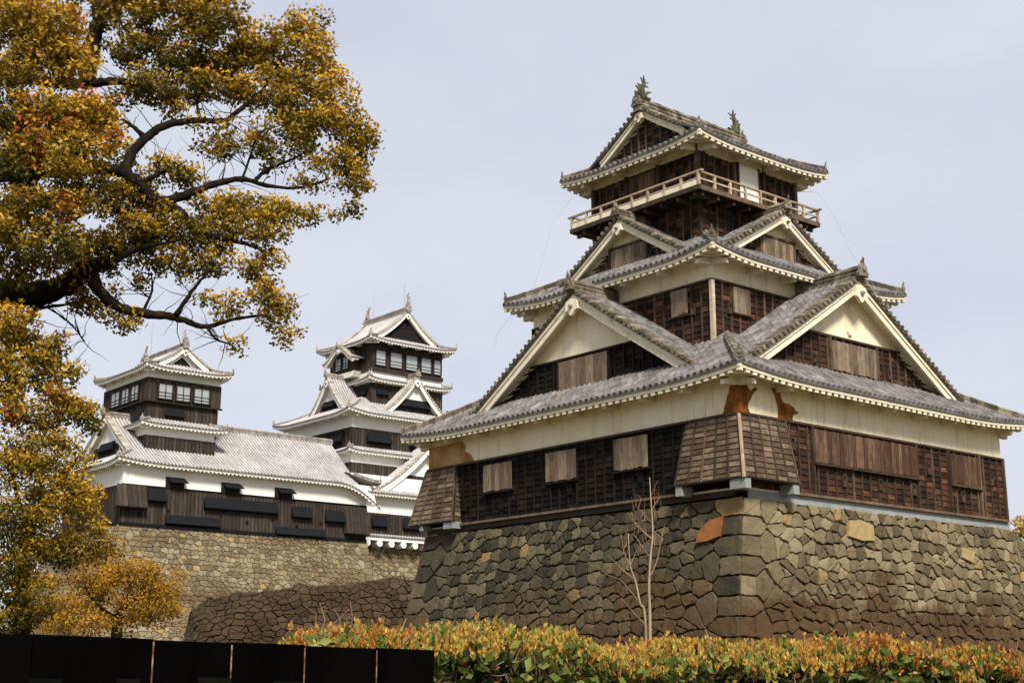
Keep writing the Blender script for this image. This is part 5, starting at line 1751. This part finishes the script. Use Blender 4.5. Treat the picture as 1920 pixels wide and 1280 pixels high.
def camphor():
    D = 25.0
    base = at(-260, 1273, D + 1.5); base.z = 0
    root = tree_object('camphor_tree', base, 'large spreading camphor tree with dark limbs and olive yellow leaves', 'tree')
    mb = MB()
    top = at(-240, 300, D + 1.5)
    tr, rr = catmull([base, base.lerp(top, 0.3) + Vector((0.2, 0, 0)), base.lerp(top, 0.6) + Vector((-0.1, 0.2, 0)), top], [0.75, 0.6, 0.52, 0.3], 8)
    mb.tube(tr, rr, 14)
    localise(mb.build('trunk', M['bark'], None, True), root)
    mb = MB()
    Ls = []
    limbs = [
        # the heavy low limb that comes in from the side and its forks
        ([(-240, 620, D + 1), (-60, 560, D), (60, 552, D - .2), (130, 530, D - .3), (165, 505, D - .4)], 0.34, 0.18),
        ([(165, 508, D - .4), (200, 560, D - .3), (245, 583, D - .2), (310, 592, D), (345, 600, D + .1), (385, 612, D + .2), (440, 598, D + .3), (500, 590, D + .5)], 0.13, 0.02),
        ([(330, 590, D), (350, 560, D), (372, 530, D - .1), (395, 505, D - .2)], 0.055, 0.02),
        ([(270, 580, D), (285, 545, D), (283, 510, D)], 0.035, 0.012),
        ([(385, 610, D + .2), (405, 635, D + .2), (425, 643, D + .2), (440, 650, D + .3)], 0.03, 0.01),
        ([(165, 505, D - .4), (210, 490, D - .5), (260, 465, D - .5), (330, 452, D - .5)], 0.14, 0.02),
        ([(60, 556, D), (62, 585, D - .3), (45, 605, D - .4), (20, 640, D - .4), (10, 700, D - .4)], 0.10, 0.05),
        ([(64, 580, D - .2), (90, 575, D - .2), (130, 570, D - .1), (180, 560, D)], 0.045, 0.015),
        ([(90, 577, D - .2), (125, 600, D - .2), (145, 622, D), (160, 640, D)], 0.02, 0.006),
        # the middle limb
        ([(-240, 330, D + 1), (-60, 330, D), (100, 318, D - .5), (180, 314, D - .6), (230, 324, D - .6), (262, 345, D - .6), (290, 372, D - .5), (330, 372, D - .3), (390, 350, D), (450, 335, D + .3), (500, 348, D + .5), (560, 352, D + .6), (620, 335, D + .8)], 0.20, 0.015),
        ([(232, 322, D - .6), (246, 290, D - .5), (275, 258, D - .4), (310, 235, D - .2), (370, 226, D), (420, 226, D + .2), (450, 205, D + .3), (485, 178, D + .4), (510, 140, D + .5), (540, 90, D + .5)], 0.11, 0.02),
        ([(272, 258, D - .4), (250, 238, D - .4), (232, 226, D - .4)], 0.05, 0.03),
        ([(300, 372, D - .4), (340, 400, D - .3), (370, 430, D - .2), (420, 448, D), (470, 460, D + .2), (510, 480, D + .3)], 0.11, 0.015),
        ([(476, 342, D + .4), (500, 318, D + .4), (545, 300, D + .5), (590, 275, D + .6)], 0.05, 0.012),
        ([(455, 334, D + .3), (470, 290, D + .3), (484, 245, D + .4)], 0.03, 0.01),
        ([(415, 345, D + .1), (422, 310, D + .1), (420, 290, D)], 0.018, 0.006),
        ([(262, 345, D - .6), (300, 325, D - .6), (320, 318, D - .5)], 0.06, 0.02),
        ([(375, 224, D), (370, 190, D), (385, 150, D + .2), (395, 90, D + .3)], 0.035, 0.012),
        # upper limbs
        ([(-200, 120, D + 1), (60, 150, D), (160, 158, D - .2), (215, 152, D - .2), (280, 160, D), (340, 150, D + .2), (400, 120, D + .3)], 0.15, 0.02),
        ([(165, 160, D - .2), (172, 90, D), (186, 30, D + .2), (196, -60, D + .3)], 0.16, 0.13),
        ([(186, 40, D + .2), (240, 0, D + .3), (300, -40, D + .4)], 0.08, 0.03),
        ([(20, 780, D - .4), (60, 792, D - .4), (110, 790, D - .3), (160, 775, D - .2)], 0.035, 0.01),
        ([(20, 640, D - .4), (60, 660, D - .4), (100, 680, D - .3), (140, 720, D - .2)], 0.035, 0.01),
    ]
    for pts, r0, r1 in limbs:
        Ls.append(limb(mb, pts, r0, r1))
    for P in Ls:
        twigs(mb, P, 10, 0.9, 0.011)
    localise(mb.build('limbs', M['bark'], None, True), root)
    B = [
        # upper block
        (230, 20, D, 70, 55, 1.0), (310, 40, D, 75, 65, 1.1), (400, 30, D, 70, 60, 1.0), (350, 110, D + .3, 85, 55, 1.0, -.05), (430, 100, D + .4, 70, 60, 1.0), (250, 95, D, 55, 50, .9, -.05),
        (230, 165, D, 45, 35, .6), (300, 165, D, 65, 45, .9, -.05), (390, 165, D + .2, 70, 45, 1.0), (450, 60, D + .5, 30, 60, .6),
        (545, 60, D + .5, 55, 45, 1.0, .05), (585, 100, D + .5, 45, 60, 1.0, .1), (530, 120, D + .5, 60, 50, 1.0, .05), (600, 40, D + .6, 22, 25, .6),
        (480, 170, D + .4, 70, 45, 1.0), (560, 190, D + .5, 65, 55, 1.1, .05), (620, 170, D + .6, 42, 50, 1.0, .1), (500, 95, D + .4, 40, 40, .7),
        (600, 240, D + .6, 65, 50, 1.0), (660, 230, D + .7, 40, 50, .9, .05), (680, 270, D + .7, 28, 35, .8), (640, 300, D + .7, 50, 45, .9), (665, 340, D + .7, 35, 45, .9, .02), (640, 385, D + .7, 35, 32, .7),
        (590, 330, D + .6, 42, 40, .35), (585, 400, D + .6, 30, 32, .6), (560, 290, D + .5, 40, 35, .45), (690, 245, D + .8, 18, 20, .5),
        # under the upper limb
        (330, 215, D, 50, 25, .45), (400, 255, D + .2, 50, 35, .5), (460, 265, D + .3, 50, 40, .5), (520, 255, D + .4, 45, 40, .55), (425, 290, D + .3, 35, 25, .35), (500, 300, D + .4, 35, 30, .35),
        # around and below the middle limb
        (235, 290, D - .3, 50, 25, .5), (300, 315, D - .2, 60, 28, .8), (345, 335, D, 42, 28, .8), (220, 380, D - .3, 60, 45, .9), (290, 415, D - .2, 60, 45, .9), (250, 355, D - .3, 45, 30, .7),
        (395, 380, D + .1, 50, 28, .8), (460, 385, D + .3, 60, 30, 1.0), (520, 400, D + .4, 42, 40, 1.0, .05), (420, 420, D + .2, 70, 30, 1.0), (540, 440, D + .4, 18, 25, .5), (350, 440, D, 60, 40, .9, -.04),
        (480, 440, D + .3, 60, 35, .9), (300, 480, D, 65, 40, .8), (400, 480, D + .2, 55, 40, .7), (480, 500, D + .3, 48, 35, .7, .04), (250, 440, D - .2, 60, 50, 1.0, -.06), (350, 510, D + .1, 40, 28, .5), (500, 540, D + .4, 40, 35, .7, .05),
        (530, 575, D + .5, 30, 35, .9, .06), (528, 625, D + .5, 28, 26, .9, .04), (500, 600, D + .4, 20, 16, .4), (440, 640, D + .3, 26, 14, .6), (420, 570, D + .2, 38, 30, .4, .05), (375, 565, D + .1, 20, 24, .35), (460, 560, D + .3, 26, 28, .4),
        (170, 560, D - .2, 45, 30, .9), (210, 590, D - .1, 35, 22, .8, .06), (240, 612, D, 20, 14, .6, .06), (255, 530, D, 16, 12, .4),
        (180, 470, D - .3, 60, 50, 1.0, -.05), (150, 520, D - .3, 40, 25, .7),
        # the near mass at the side
        (30, 40, D - 2, 75, 60, 1.2, .06, .10), (110, 60, D - 2, 62, 62, 1.2, .08, .12), (60, 130, D - 2, 85, 50, 1.1, .0, .10), (135, 120, D - 2, 40, 50, .9, .1, .06), (20, 210, D - 2, 60, 50, 1.0, -.12, .03),
        (90, 215, D - 2, 80, 45, 1.2, .08, .12), (170, 215, D - 2, 55, 45, 1.2, .1, .10), (190, 255, D - 2, 38, 40, 1.0, .08, .12), (100, 270, D - 2, 95, 50, 1.2, 0, .12), (40, 310, D - 2, 70, 50, 1.1, -.1, .08), (140, 320, D - 2, 70, 50, 1.1, 0, .06),
        (50, 380, D - 2, 75, 45, 1.1, -.06, .05), (130, 390, D - 2, 60, 45, 1.0, .02, .08), (40, 440, D - 2, 70, 45, 1.1, -.05, .08), (110, 450, D - 2, 55, 40, .9, 0, .08), (30, 500, D - 1.5, 60, 35, .9, -.08, .05), (90, 500, D - 1.5, 45, 30, .6),
        (20, 610, D - 1.5, 38, 50, 1.1, .04, .12), (15, 690, D - 1.5, 35, 60, 1.1, 0, .10), (30, 760, D - 1.5, 40, 40, 1.0, -.05, .08), (70, 690, D - 1, 45, 45, 1.0, -.04, .02), (105, 650, D - 1, 38, 25, .9, .0, .02), (130, 690, D - 1, 20, 36, .7, .04), (100, 730, D - 1, 35, 28, .6),
        (130, 760, D - 1, 55, 32, 1.0, .0, .12), (165, 780, D - 1, 30, 30, 1.0, -.05, .12), (80, 790, D - 1, 45, 25, .8, 0, .08), (55, 640, D - 1, 30, 30, .9),
        (-80, 100, D - 1, 90, 120, .8), (-80, 350, D - 1, 90, 140, .8), (-80, 620, D - 1, 90, 130, .7), (100, -50, D, 140, 50, .6), (350, -40, D, 160, 50, .6), (-250, 200, D + 1.5, 160, 300, .35),
    ]
    c, r = crown_points(B, 0.09, 7.8, tone=0.44, red=0.02, clump=0.30, per=72)
    print('camphor leaves', len(c))
    localise(leaf_mesh('crown', M['leaf'], None, c, r, np.full(len(c), 0.098), 0.56), root)
    return len(c)

def simple_tree(name, base_px, D, label, B, limbs, mat, tone, red, leaf=0.115, dens=10.5, per=80, clump=0.40):
    base = at(base_px[0], 1273, D); base.z = 0
    root = tree_object(name, base, label, 'tree')
    mb = MB()
    p1 = at(base_px[0] + 6, base_px[1], D)
    tr, rr = catmull([base, base.lerp(p1, 0.5), p1], [0.30, 0.24, 0.15], 6)
    mb.tube(tr, rr, 10)
    localise(mb.build('trunk', M['bark'], None, True), root)
    mb = MB()
    for pts, r0, r1 in limbs:
        P = limb(mb, [(x, y, D + d) for x, y, d in pts], r0, r1)
        twigs(mb, P, 10, 1.2, 0.014)
    localise(mb.build('limbs', M['bark'], None, True), root)
    B = [(b_[0], b_[1], D + b_[2]) + tuple(b_[3:]) for b_ in B]
    c, r = crown_points(B, leaf, dens, tone=tone, red=red, clump=clump, per=per)
    localise(leaf_mesh('crown', mat, None, c, r, np.full(len(c), leaf), 0.5), root)

camphor()
simple_tree('broadleaf_tree', (40, 1050), 36, 'olive green tree below the camphor limb, in front of the pale rampart',
    [(40, 840, 0, 60, 50, 1.0), (110, 850, 0, 45, 45, .8), (60, 900, 0, 75, 50, 1.1, -.04), (138, 900, 0, 40, 42, .8, .04), (160, 870, 0, 18, 26, .5), (105, 960, 0, 60, 50, 1.0, .03), (165, 950, 0, 28, 44, .9, .06), (180, 1000, 0, 22, 34, .8, .06),
     (30, 980, -.5, 55, 55, 1.1, -.14), (90, 1030, 0, 60, 40, 1.0, -.05), (150, 1030, .3, 50, 35, .8, .05), (20, 1070, -.5, 50, 60, 1.1, -.1), (60, 1120, -.5, 60, 50, 1.0, -.02), (10, 1160, -.5, 50, 50, 1.0, -.05), (-60, 1000, 0, 60, 160, .6), (120, 820, 0, 35, 22, .5, .06), (215, 1020, 0, 18, 16, .5, .1)],
    [([(46, 1050, 0), (60, 980, 0), (90, 930, 0), (130, 880, 0), (150, 850, 0)], 0.14, 0.02), ([(50, 1020, 0), (100, 1050, 0), (150, 1040, 0), (175, 1022, 0)], 0.09, 0.015), ([(50, 1000, 0), (30, 920, 0), (20, 850, 0)], 0.1, 0.02)],
    M['leaf'], 0.43, 0.03)
simple_tree('golden_tree', (215, 1150), 48, 'small golden orange tree before the pale rampart, above the black fence',
    [(245, 1075, 0, 50, 32, 1.0, .05), (300, 1080, 0, 36, 40, 1.0, .02), (270, 1120, 0, 58, 36, 1.0), (315, 1125, 0, 25, 36, .9), (205, 1090, 0, 40, 34, .9), (160, 1110, .5, 50, 35, .9, -.05), (120, 1140, .3, 50, 32, 1.0, .08), (180, 1160, 0, 50, 30, 1.0, .1), (100, 1175, 0, 60, 28, .9, .06), (250, 1165, 0, 50, 26, .9, -.1), (310, 1165, 0, 30, 24, .7), (150, 1060, .5, 40, 30, .7, -.05), (200, 1050, .5, 30, 26, .6, .1)],
    [([(221, 1150, 0), (240, 1130, 0), (262, 1115, 0), (280, 1085, 0)], 0.12, 0.03), ([(235, 1140, 0), (244, 1100, 0), (240, 1070, 0)], 0.09, 0.02), ([(215, 1160, 0), (180, 1130, 0), (160, 1100, 0)], 0.1, 0.02)],
    M['leaf_gold'], 0.60, 0.0, leaf=0.13, clump=0.45)
simple_tree('young_tree', (1925, 1000), 95, 'small olive tree peeping out beyond the right end of the turret base',
    [(1925, 985, 0, 22, 20, 1.2), (1912, 1000, 0, 14, 16, 1.0, .05), (1940, 1010, 0, 30, 30, 1.0)], [([(1931, 1000, 0), (1928, 985, 0)], 0.1, 0.03)], M['leaf'], 0.5, 0.02, leaf=0.22, dens=25, per=40, clump=0.6)

def sapling():
    D = 22.0
    b0 = at(1213, 1273, D); b0.z = 0
    root = tree_object('bare_sapling', b0, 'leafless pale sapling with thin forked stems before the stone base', 'tree')
    mb = MB()
    def stem(pts, r0, r1, rise=True):
        P = [at(x, y, D + d) for x, y, d in pts]
        if rise:
            P = [Vector((b0.x + (P[0].x - b0.x) * 0.4, b0.y, 0.0))] + P
        k = len(P)
        pp, rr = catmull(P, [r0 + (r1 - r0) * i / (k - 1) for i in range(k)], 5)
        mb.tube(pp, rr, 7)
        return pp
    stem([(1219, 1175, 0), (1217, 1100, 0), (1220, 1040, 0), (1224, 1000, 0), (1220, 930, 0), (1218, 895, 0)], 0.028, 0.006)
    stem([(1211, 1175, .1), (1200, 1130, .1), (1192, 1090, .1), (1182, 1060, .1), (1178, 1000, .1)], 0.026, 0.006)
    mb2 = mb
    localise(mb.build('stem', M['bark_pale'], None, True), root)
    mb = MB()
    def br(pts, r0, r1):
        P = [at(x, y, D + d) for x, y, d in pts]
        pp, rr = catmull(P, [r0 + (r1 - r0) * i / (len(P) - 1) for i in range(len(P))], 4)
        mb.tube(pp, rr, 5)
    br([(1219, 1080, 0), (1232, 1050, .1), (1240, 1010, .1), (1246, 985, .1)], 0.016, 0.003)
    br([(1222, 1010, 0), (1205, 995, .1), (1190, 980, .1), (1180, 965, .1)], 0.012, 0.003)
    br([(1220, 960, 0), (1228, 945, 0), (1238, 930, 0)], 0.008, 0.002)
    br([(1221, 980, 0), (1205, 960, 0), (1195, 950, 0)], 0.008, 0.002)
    br([(1220, 1045, 0), (1208, 1030, 0), (1195, 1010, 0), (1186, 1000, 0)], 0.010, 0.003)
    br([(1190, 1085, .1), (1170, 1070, .2), (1155, 1055, .2), (1140, 1040, .2)], 0.012, 0.003)
    br([(1182, 1060, .1), (1170, 1035, .1), (1165, 1000, .1)], 0.010, 0.003)
    br([(1182, 1060, .1), (1190, 1040, .1), (1200, 1020, .1)], 0.008, 0.002)
    br([(1200, 1130, .1), (1180, 1105, .2), (1160, 1085, .2), (1130, 1075, .2)], 0.010, 0.003)
    br([(1220, 930, 0), (1229, 910, 0), (1233, 900, 0)], 0.006, 0.002)
    br([(1210, 1170, .1), (1190, 1150, .1), (1165, 1120, .1)], 0.010, 0.003)
    for _ in range(30):
        x, y = R_.uniform(1165, 1245), R_.uniform(940, 1060)
        br([(x, y, .1), (x + R_.uniform(-8, 8), y - R_.uniform(12, 22), .15), (x + R_.uniform(-10, 10), y - R_.uniform(26, 44), .1)], 0.005, 0.0015)
    localise(mb.build('branches', M['twig'], None, True), root)
sapling()

def hedge():
    A0, A1 = at(590, 1175, 7.6), at(2060, 1228, 9.6)
    top0, top1 = A0.z, A1.z
    a0, a1 = Vector((A0.x, A0.y, 0)), Vector((A1.x, A1.y, 0))
    d = (a1 - a0); L = d.length; d.normalize()
    nrm = Vector((-d.y, d.x, 0))        # away from the camera
    root = empty('clipped_hedge', a0, 0)
    tag(root, 'clipped hedge with orange and yellow shoots above dark green leaves in the foreground', 'hedge')
    zt = lambda u: top0 + (top1 - top0) * u / L + 0.035 * math.sin(u * 2.1) + 0.03 * math.sin(u * 5.3 + 1) + 0.015 * math.sin(u * 13)
    DEPTH = 1.1
    C_, U_, R, S_ = [], [], [], []
    def put(p, up, r, s):
        C_.append(p); U_.append(up); R.append(r); S_.append(s)
    rg = random.Random(21)
    # upright shoots: a rosette of narrow young leaves each
    for _ in range(5200):
        u = rg.uniform(-0.05, L); v = DEPTH * rg.random() ** 1.4 - 0.05
        h = rg.gauss(0, 0.022) - 0.06 * max(0, 0.12 - v) / 0.12 + 0.02
        if rg.random() < 0.10: h += rg.uniform(0.01, 0.05)
        h += 0.022 * math.sin(u * 8.7) + 0.018 * math.sin(u * 17 + 1)
        end = max(0.0, 0.45 - u) / 0.45
        h -= 0.16 * end * end
        p = a0 + d * u + nrm * v + Vector((0, 0, zt(u) - 0.07 + h))
        hue = 0.60 + rg.gauss(0, 0.085) + (0.15 if rg.random() < 0.14 else 0) + 0.075 * math.sin(u * 1.15 + 2.6) + 0.04 * math.sin(u * 3.9)
        green = rg.random() < 0.09
        k = rg.randint(7, 11)
        lean = Vector((rg.gauss(0, .25), rg.gauss(0, .25), 1))
        for i in range(k):
            t = 2 * math.pi * i / k + rg.random()
            sp = rg.uniform(0.25, 1.0)
            dr = Vector((math.cos(t) * sp, math.sin(t) * sp, 0.9)) + lean * 0.4
            dr.normalize()
            s = rg.uniform(0.024, 0.042)
            put(p + dr * s * 0.5 + Vector((0, 0, rg.uniform(-0.02, 0.02))), dr, rg.uniform(0.3, 0.46) if green else min(0.98, max(0.48, hue + rg.gauss(0, 0.07))), s * (1.4 if green else 1))
    # green and reddish leaves down the near side, thinning downwards
    for _ in range(5600):
        u = rg.uniform(-0.02, L); q = rg.random() ** 1.15
        z = zt(u) - 0.07 - 0.62 * q
        v = rg.uniform(-0.06, 0.22) + 0.05 * math.sin(u * 3)
        if math.sin(u * 3.1 + 2.2 * math.sin(z * 9)) + rg.gauss(0, .5) < -0.25 - 0.5 * (1 - q) and rg.random() < 0.8: continue
        p = a0 + d * u + nrm * v + Vector((0, 0, z))
        up = Vector((rg.gauss(0, .8), -0.5 + rg.gauss(0, .4), rg.uniform(-0.4, 0.7)))
        r = rg.uniform(0.22, 0.475) if rg.random() < 0.78 else rg.uniform(0.5, 0.95)
        put(p, up.normalized(), r, rg.uniform(0.055, 0.105) if r < 0.475 else rg.uniform(0.03, 0.055))
    # near-black leaves filling the inside, painting in the shade there
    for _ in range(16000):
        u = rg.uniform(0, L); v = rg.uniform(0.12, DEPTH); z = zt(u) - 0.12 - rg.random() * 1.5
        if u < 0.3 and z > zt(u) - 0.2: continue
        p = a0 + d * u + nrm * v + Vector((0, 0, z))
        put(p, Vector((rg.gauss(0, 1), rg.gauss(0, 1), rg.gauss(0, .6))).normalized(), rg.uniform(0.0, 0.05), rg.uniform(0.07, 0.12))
    C_, U_, R, S_ = np.array(C_), np.array(U_), np.array(R), np.array(S_)
    young = R > 0.476
    o = leaf_mesh('foliage', M['leaf_hedge'], None, C_[~young], R[~young], S_[~young], 0.56, U_[~young], jitter=0.3)
    localise(o, root)
    o = leaf_mesh('young_shoots', M['leaf_hedge'], None, C_[young], R[young], S_[young], 0.50, U_[young], jitter=0.18, curl=0.05)
    localise(o, root)
    mb = MB()
    for _ in range(1500):
        u = rg.uniform(0, L); v = rg.uniform(-0.02, 0.5)
        z = zt(u) - rg.uniform(0.05, 0.6)
        p = a0 + d * u + nrm * v + Vector((0, 0, z))
        q = p + Vector((rg.gauss(0, .06), rg.gauss(-.03, .05), rg.uniform(-0.05, 0.16)))
        m_ = p.lerp(q, 0.5) + Vector((rg.gauss(0, .02), rg.gauss(0, .02), rg.gauss(0, .02)))
        mb.tube([p, m_, q], [0.0035, 0.003, 0.002], 4)
    for i in range(60):
        u = L * i / 60 + rg.uniform(0, .2)
        p = a0 + d * u + nrm * rg.uniform(0.4, 0.8)
        mb.tube([p, p + Vector((rg.gauss(0, .1), 0, 0.7)), p + Vector((rg.gauss(0, .2), 0, 1.3))], [0.025, 0.02, 0.012], 6)
    localise(mb.build('twigs', M['twig'], None), root)
hedge()

def fence():
    P0, P1 = at(-40, 1184, 5.6), at(816, 1218, 7.1)
    h0, h1 = P0.z, P1.z
    p0, p1 = Vector((P0.x, P0.y, 0)), Vector((P1.x, P1.y, 0))
    d = (p1 - p0); L = d.length; d.normalize()
    ang = math.atan2(d.y, d.x)
    root = empty('board_fence', p0, ang)
    tag(root, 'black board fence with narrow gaps in the foreground, running up to the hedge', 'fence')
    M['fence'] = mat_var('black_stained_board', [(0, (0.0008, 0.0008, 0.0008)), (1, (0.003, 0.0028, 0.0026))], 4, (1, 1, 0.3), 0.3, 0.7, 0.95, 0.0, 0.2, 20)
    M['strip'] = mat_var('painted_gap_light', [(0, (0.03, 0.02, 0.01)), (0.5, (0.14, 0.09, 0.05)), (1, (0.36, 0.28, 0.19))], 22, (1, 1, 1), 0.1, 1.2, 0.9, 0.1, 0)
    def u_of(px_):
        lo, hi = 0.0, L
        for _ in range(40):
            m_ = (lo + hi) / 2
            p = p0 + d * m_
            x = 960 + FPX * p.x / (p.y * math.cos(PITCH) + 0.0)
            # the boards stand close to the horizon line, so the plain ratio is near enough
            q = Vector((p.x, p.y, 1.75)) - CAM
            dep = q.y * math.cos(PITCH) + q.z * math.sin(PITCH)
            x = 960 + FPX * q.x / dep
            if x < px_: lo = m_
            else: hi = m_
        return (lo + hi) / 2
    cuts = [0.0] + [u_of(x) for x in (62, 289, 436, 573, 708)] + [L]
    fr = Fr((0, 0, 0), (1, 0, 0), (0, 1, 0))
    for i in range(len(cuts) - 1):
        a, b_ = cuts[i], cuts[i + 1]
        g = 0.004 if i < 1 else 0.0062
        mb = MB()
        za, zb = h0 + (h1 - h0) * a / L, h0 + (h1 - h0) * b_ / L
        e = 0.0 if i % 2 else 0.004
        mb.prism(fr, [(a + (0 if i < 2 else g), 0.02), (b_ - g, 0.02), (b_ - g, zb - e), (a + (0 if i < 2 else g), za - e)], 0, 0.03)
        mb.build('board', M['fence'], root)
        if i >= 1 and i < len(cuts) - 2:
            mb = MB()
            mb.prism(fr, [(b_ - 0.0045, 0.25), (b_ + 0.0045, 0.25), (b_ + 0.0045, zb - 0.012), (b_ - 0.0045, zb - 0.012)], 0.006, 0.02)
            mb.build('gap_light_strip', M['strip'], root)  # added strip in the gap, its pale colour painting the light seen through
    mb = MB()
    mb.box(fr, 0, L, 0.032, 0.09, 0.35, 0.45); mb.build('rail', M['fence'], root)
    mb = MB()
    mb.box(fr, 0, L, 0.032, 0.09, 1.30, 1.40); mb.build('rail', M['fence'], root)
    M['opening_tone'] = mat_var('olive_opening_patch', [(0, (0.0015, 0.0017, 0.001)), (1, (0.008, 0.009, 0.006))], 10, (1, 1, 1), 0.3, 0.8, 1.0, 0.0, 0)
    for x0, x1, yt in ((60, 120, 1271), (222, 266, 1271), (374, 436, 1269), (516, 566, 1276)):  # added flat patches standing in for low openings in the boards
        a, b_ = u_of(x0), u_of(x1)
        p = p0 + d * a
        z = at(x0, yt, p.y).z
        mb = MB(); mb.prism(fr, [(a, z - 0.12), (b_, z - 0.12), (b_, z - 0.002), (a, z)], -0.006, -0.001); mb.build('opening_patch', M['opening_tone'], root)
fence()
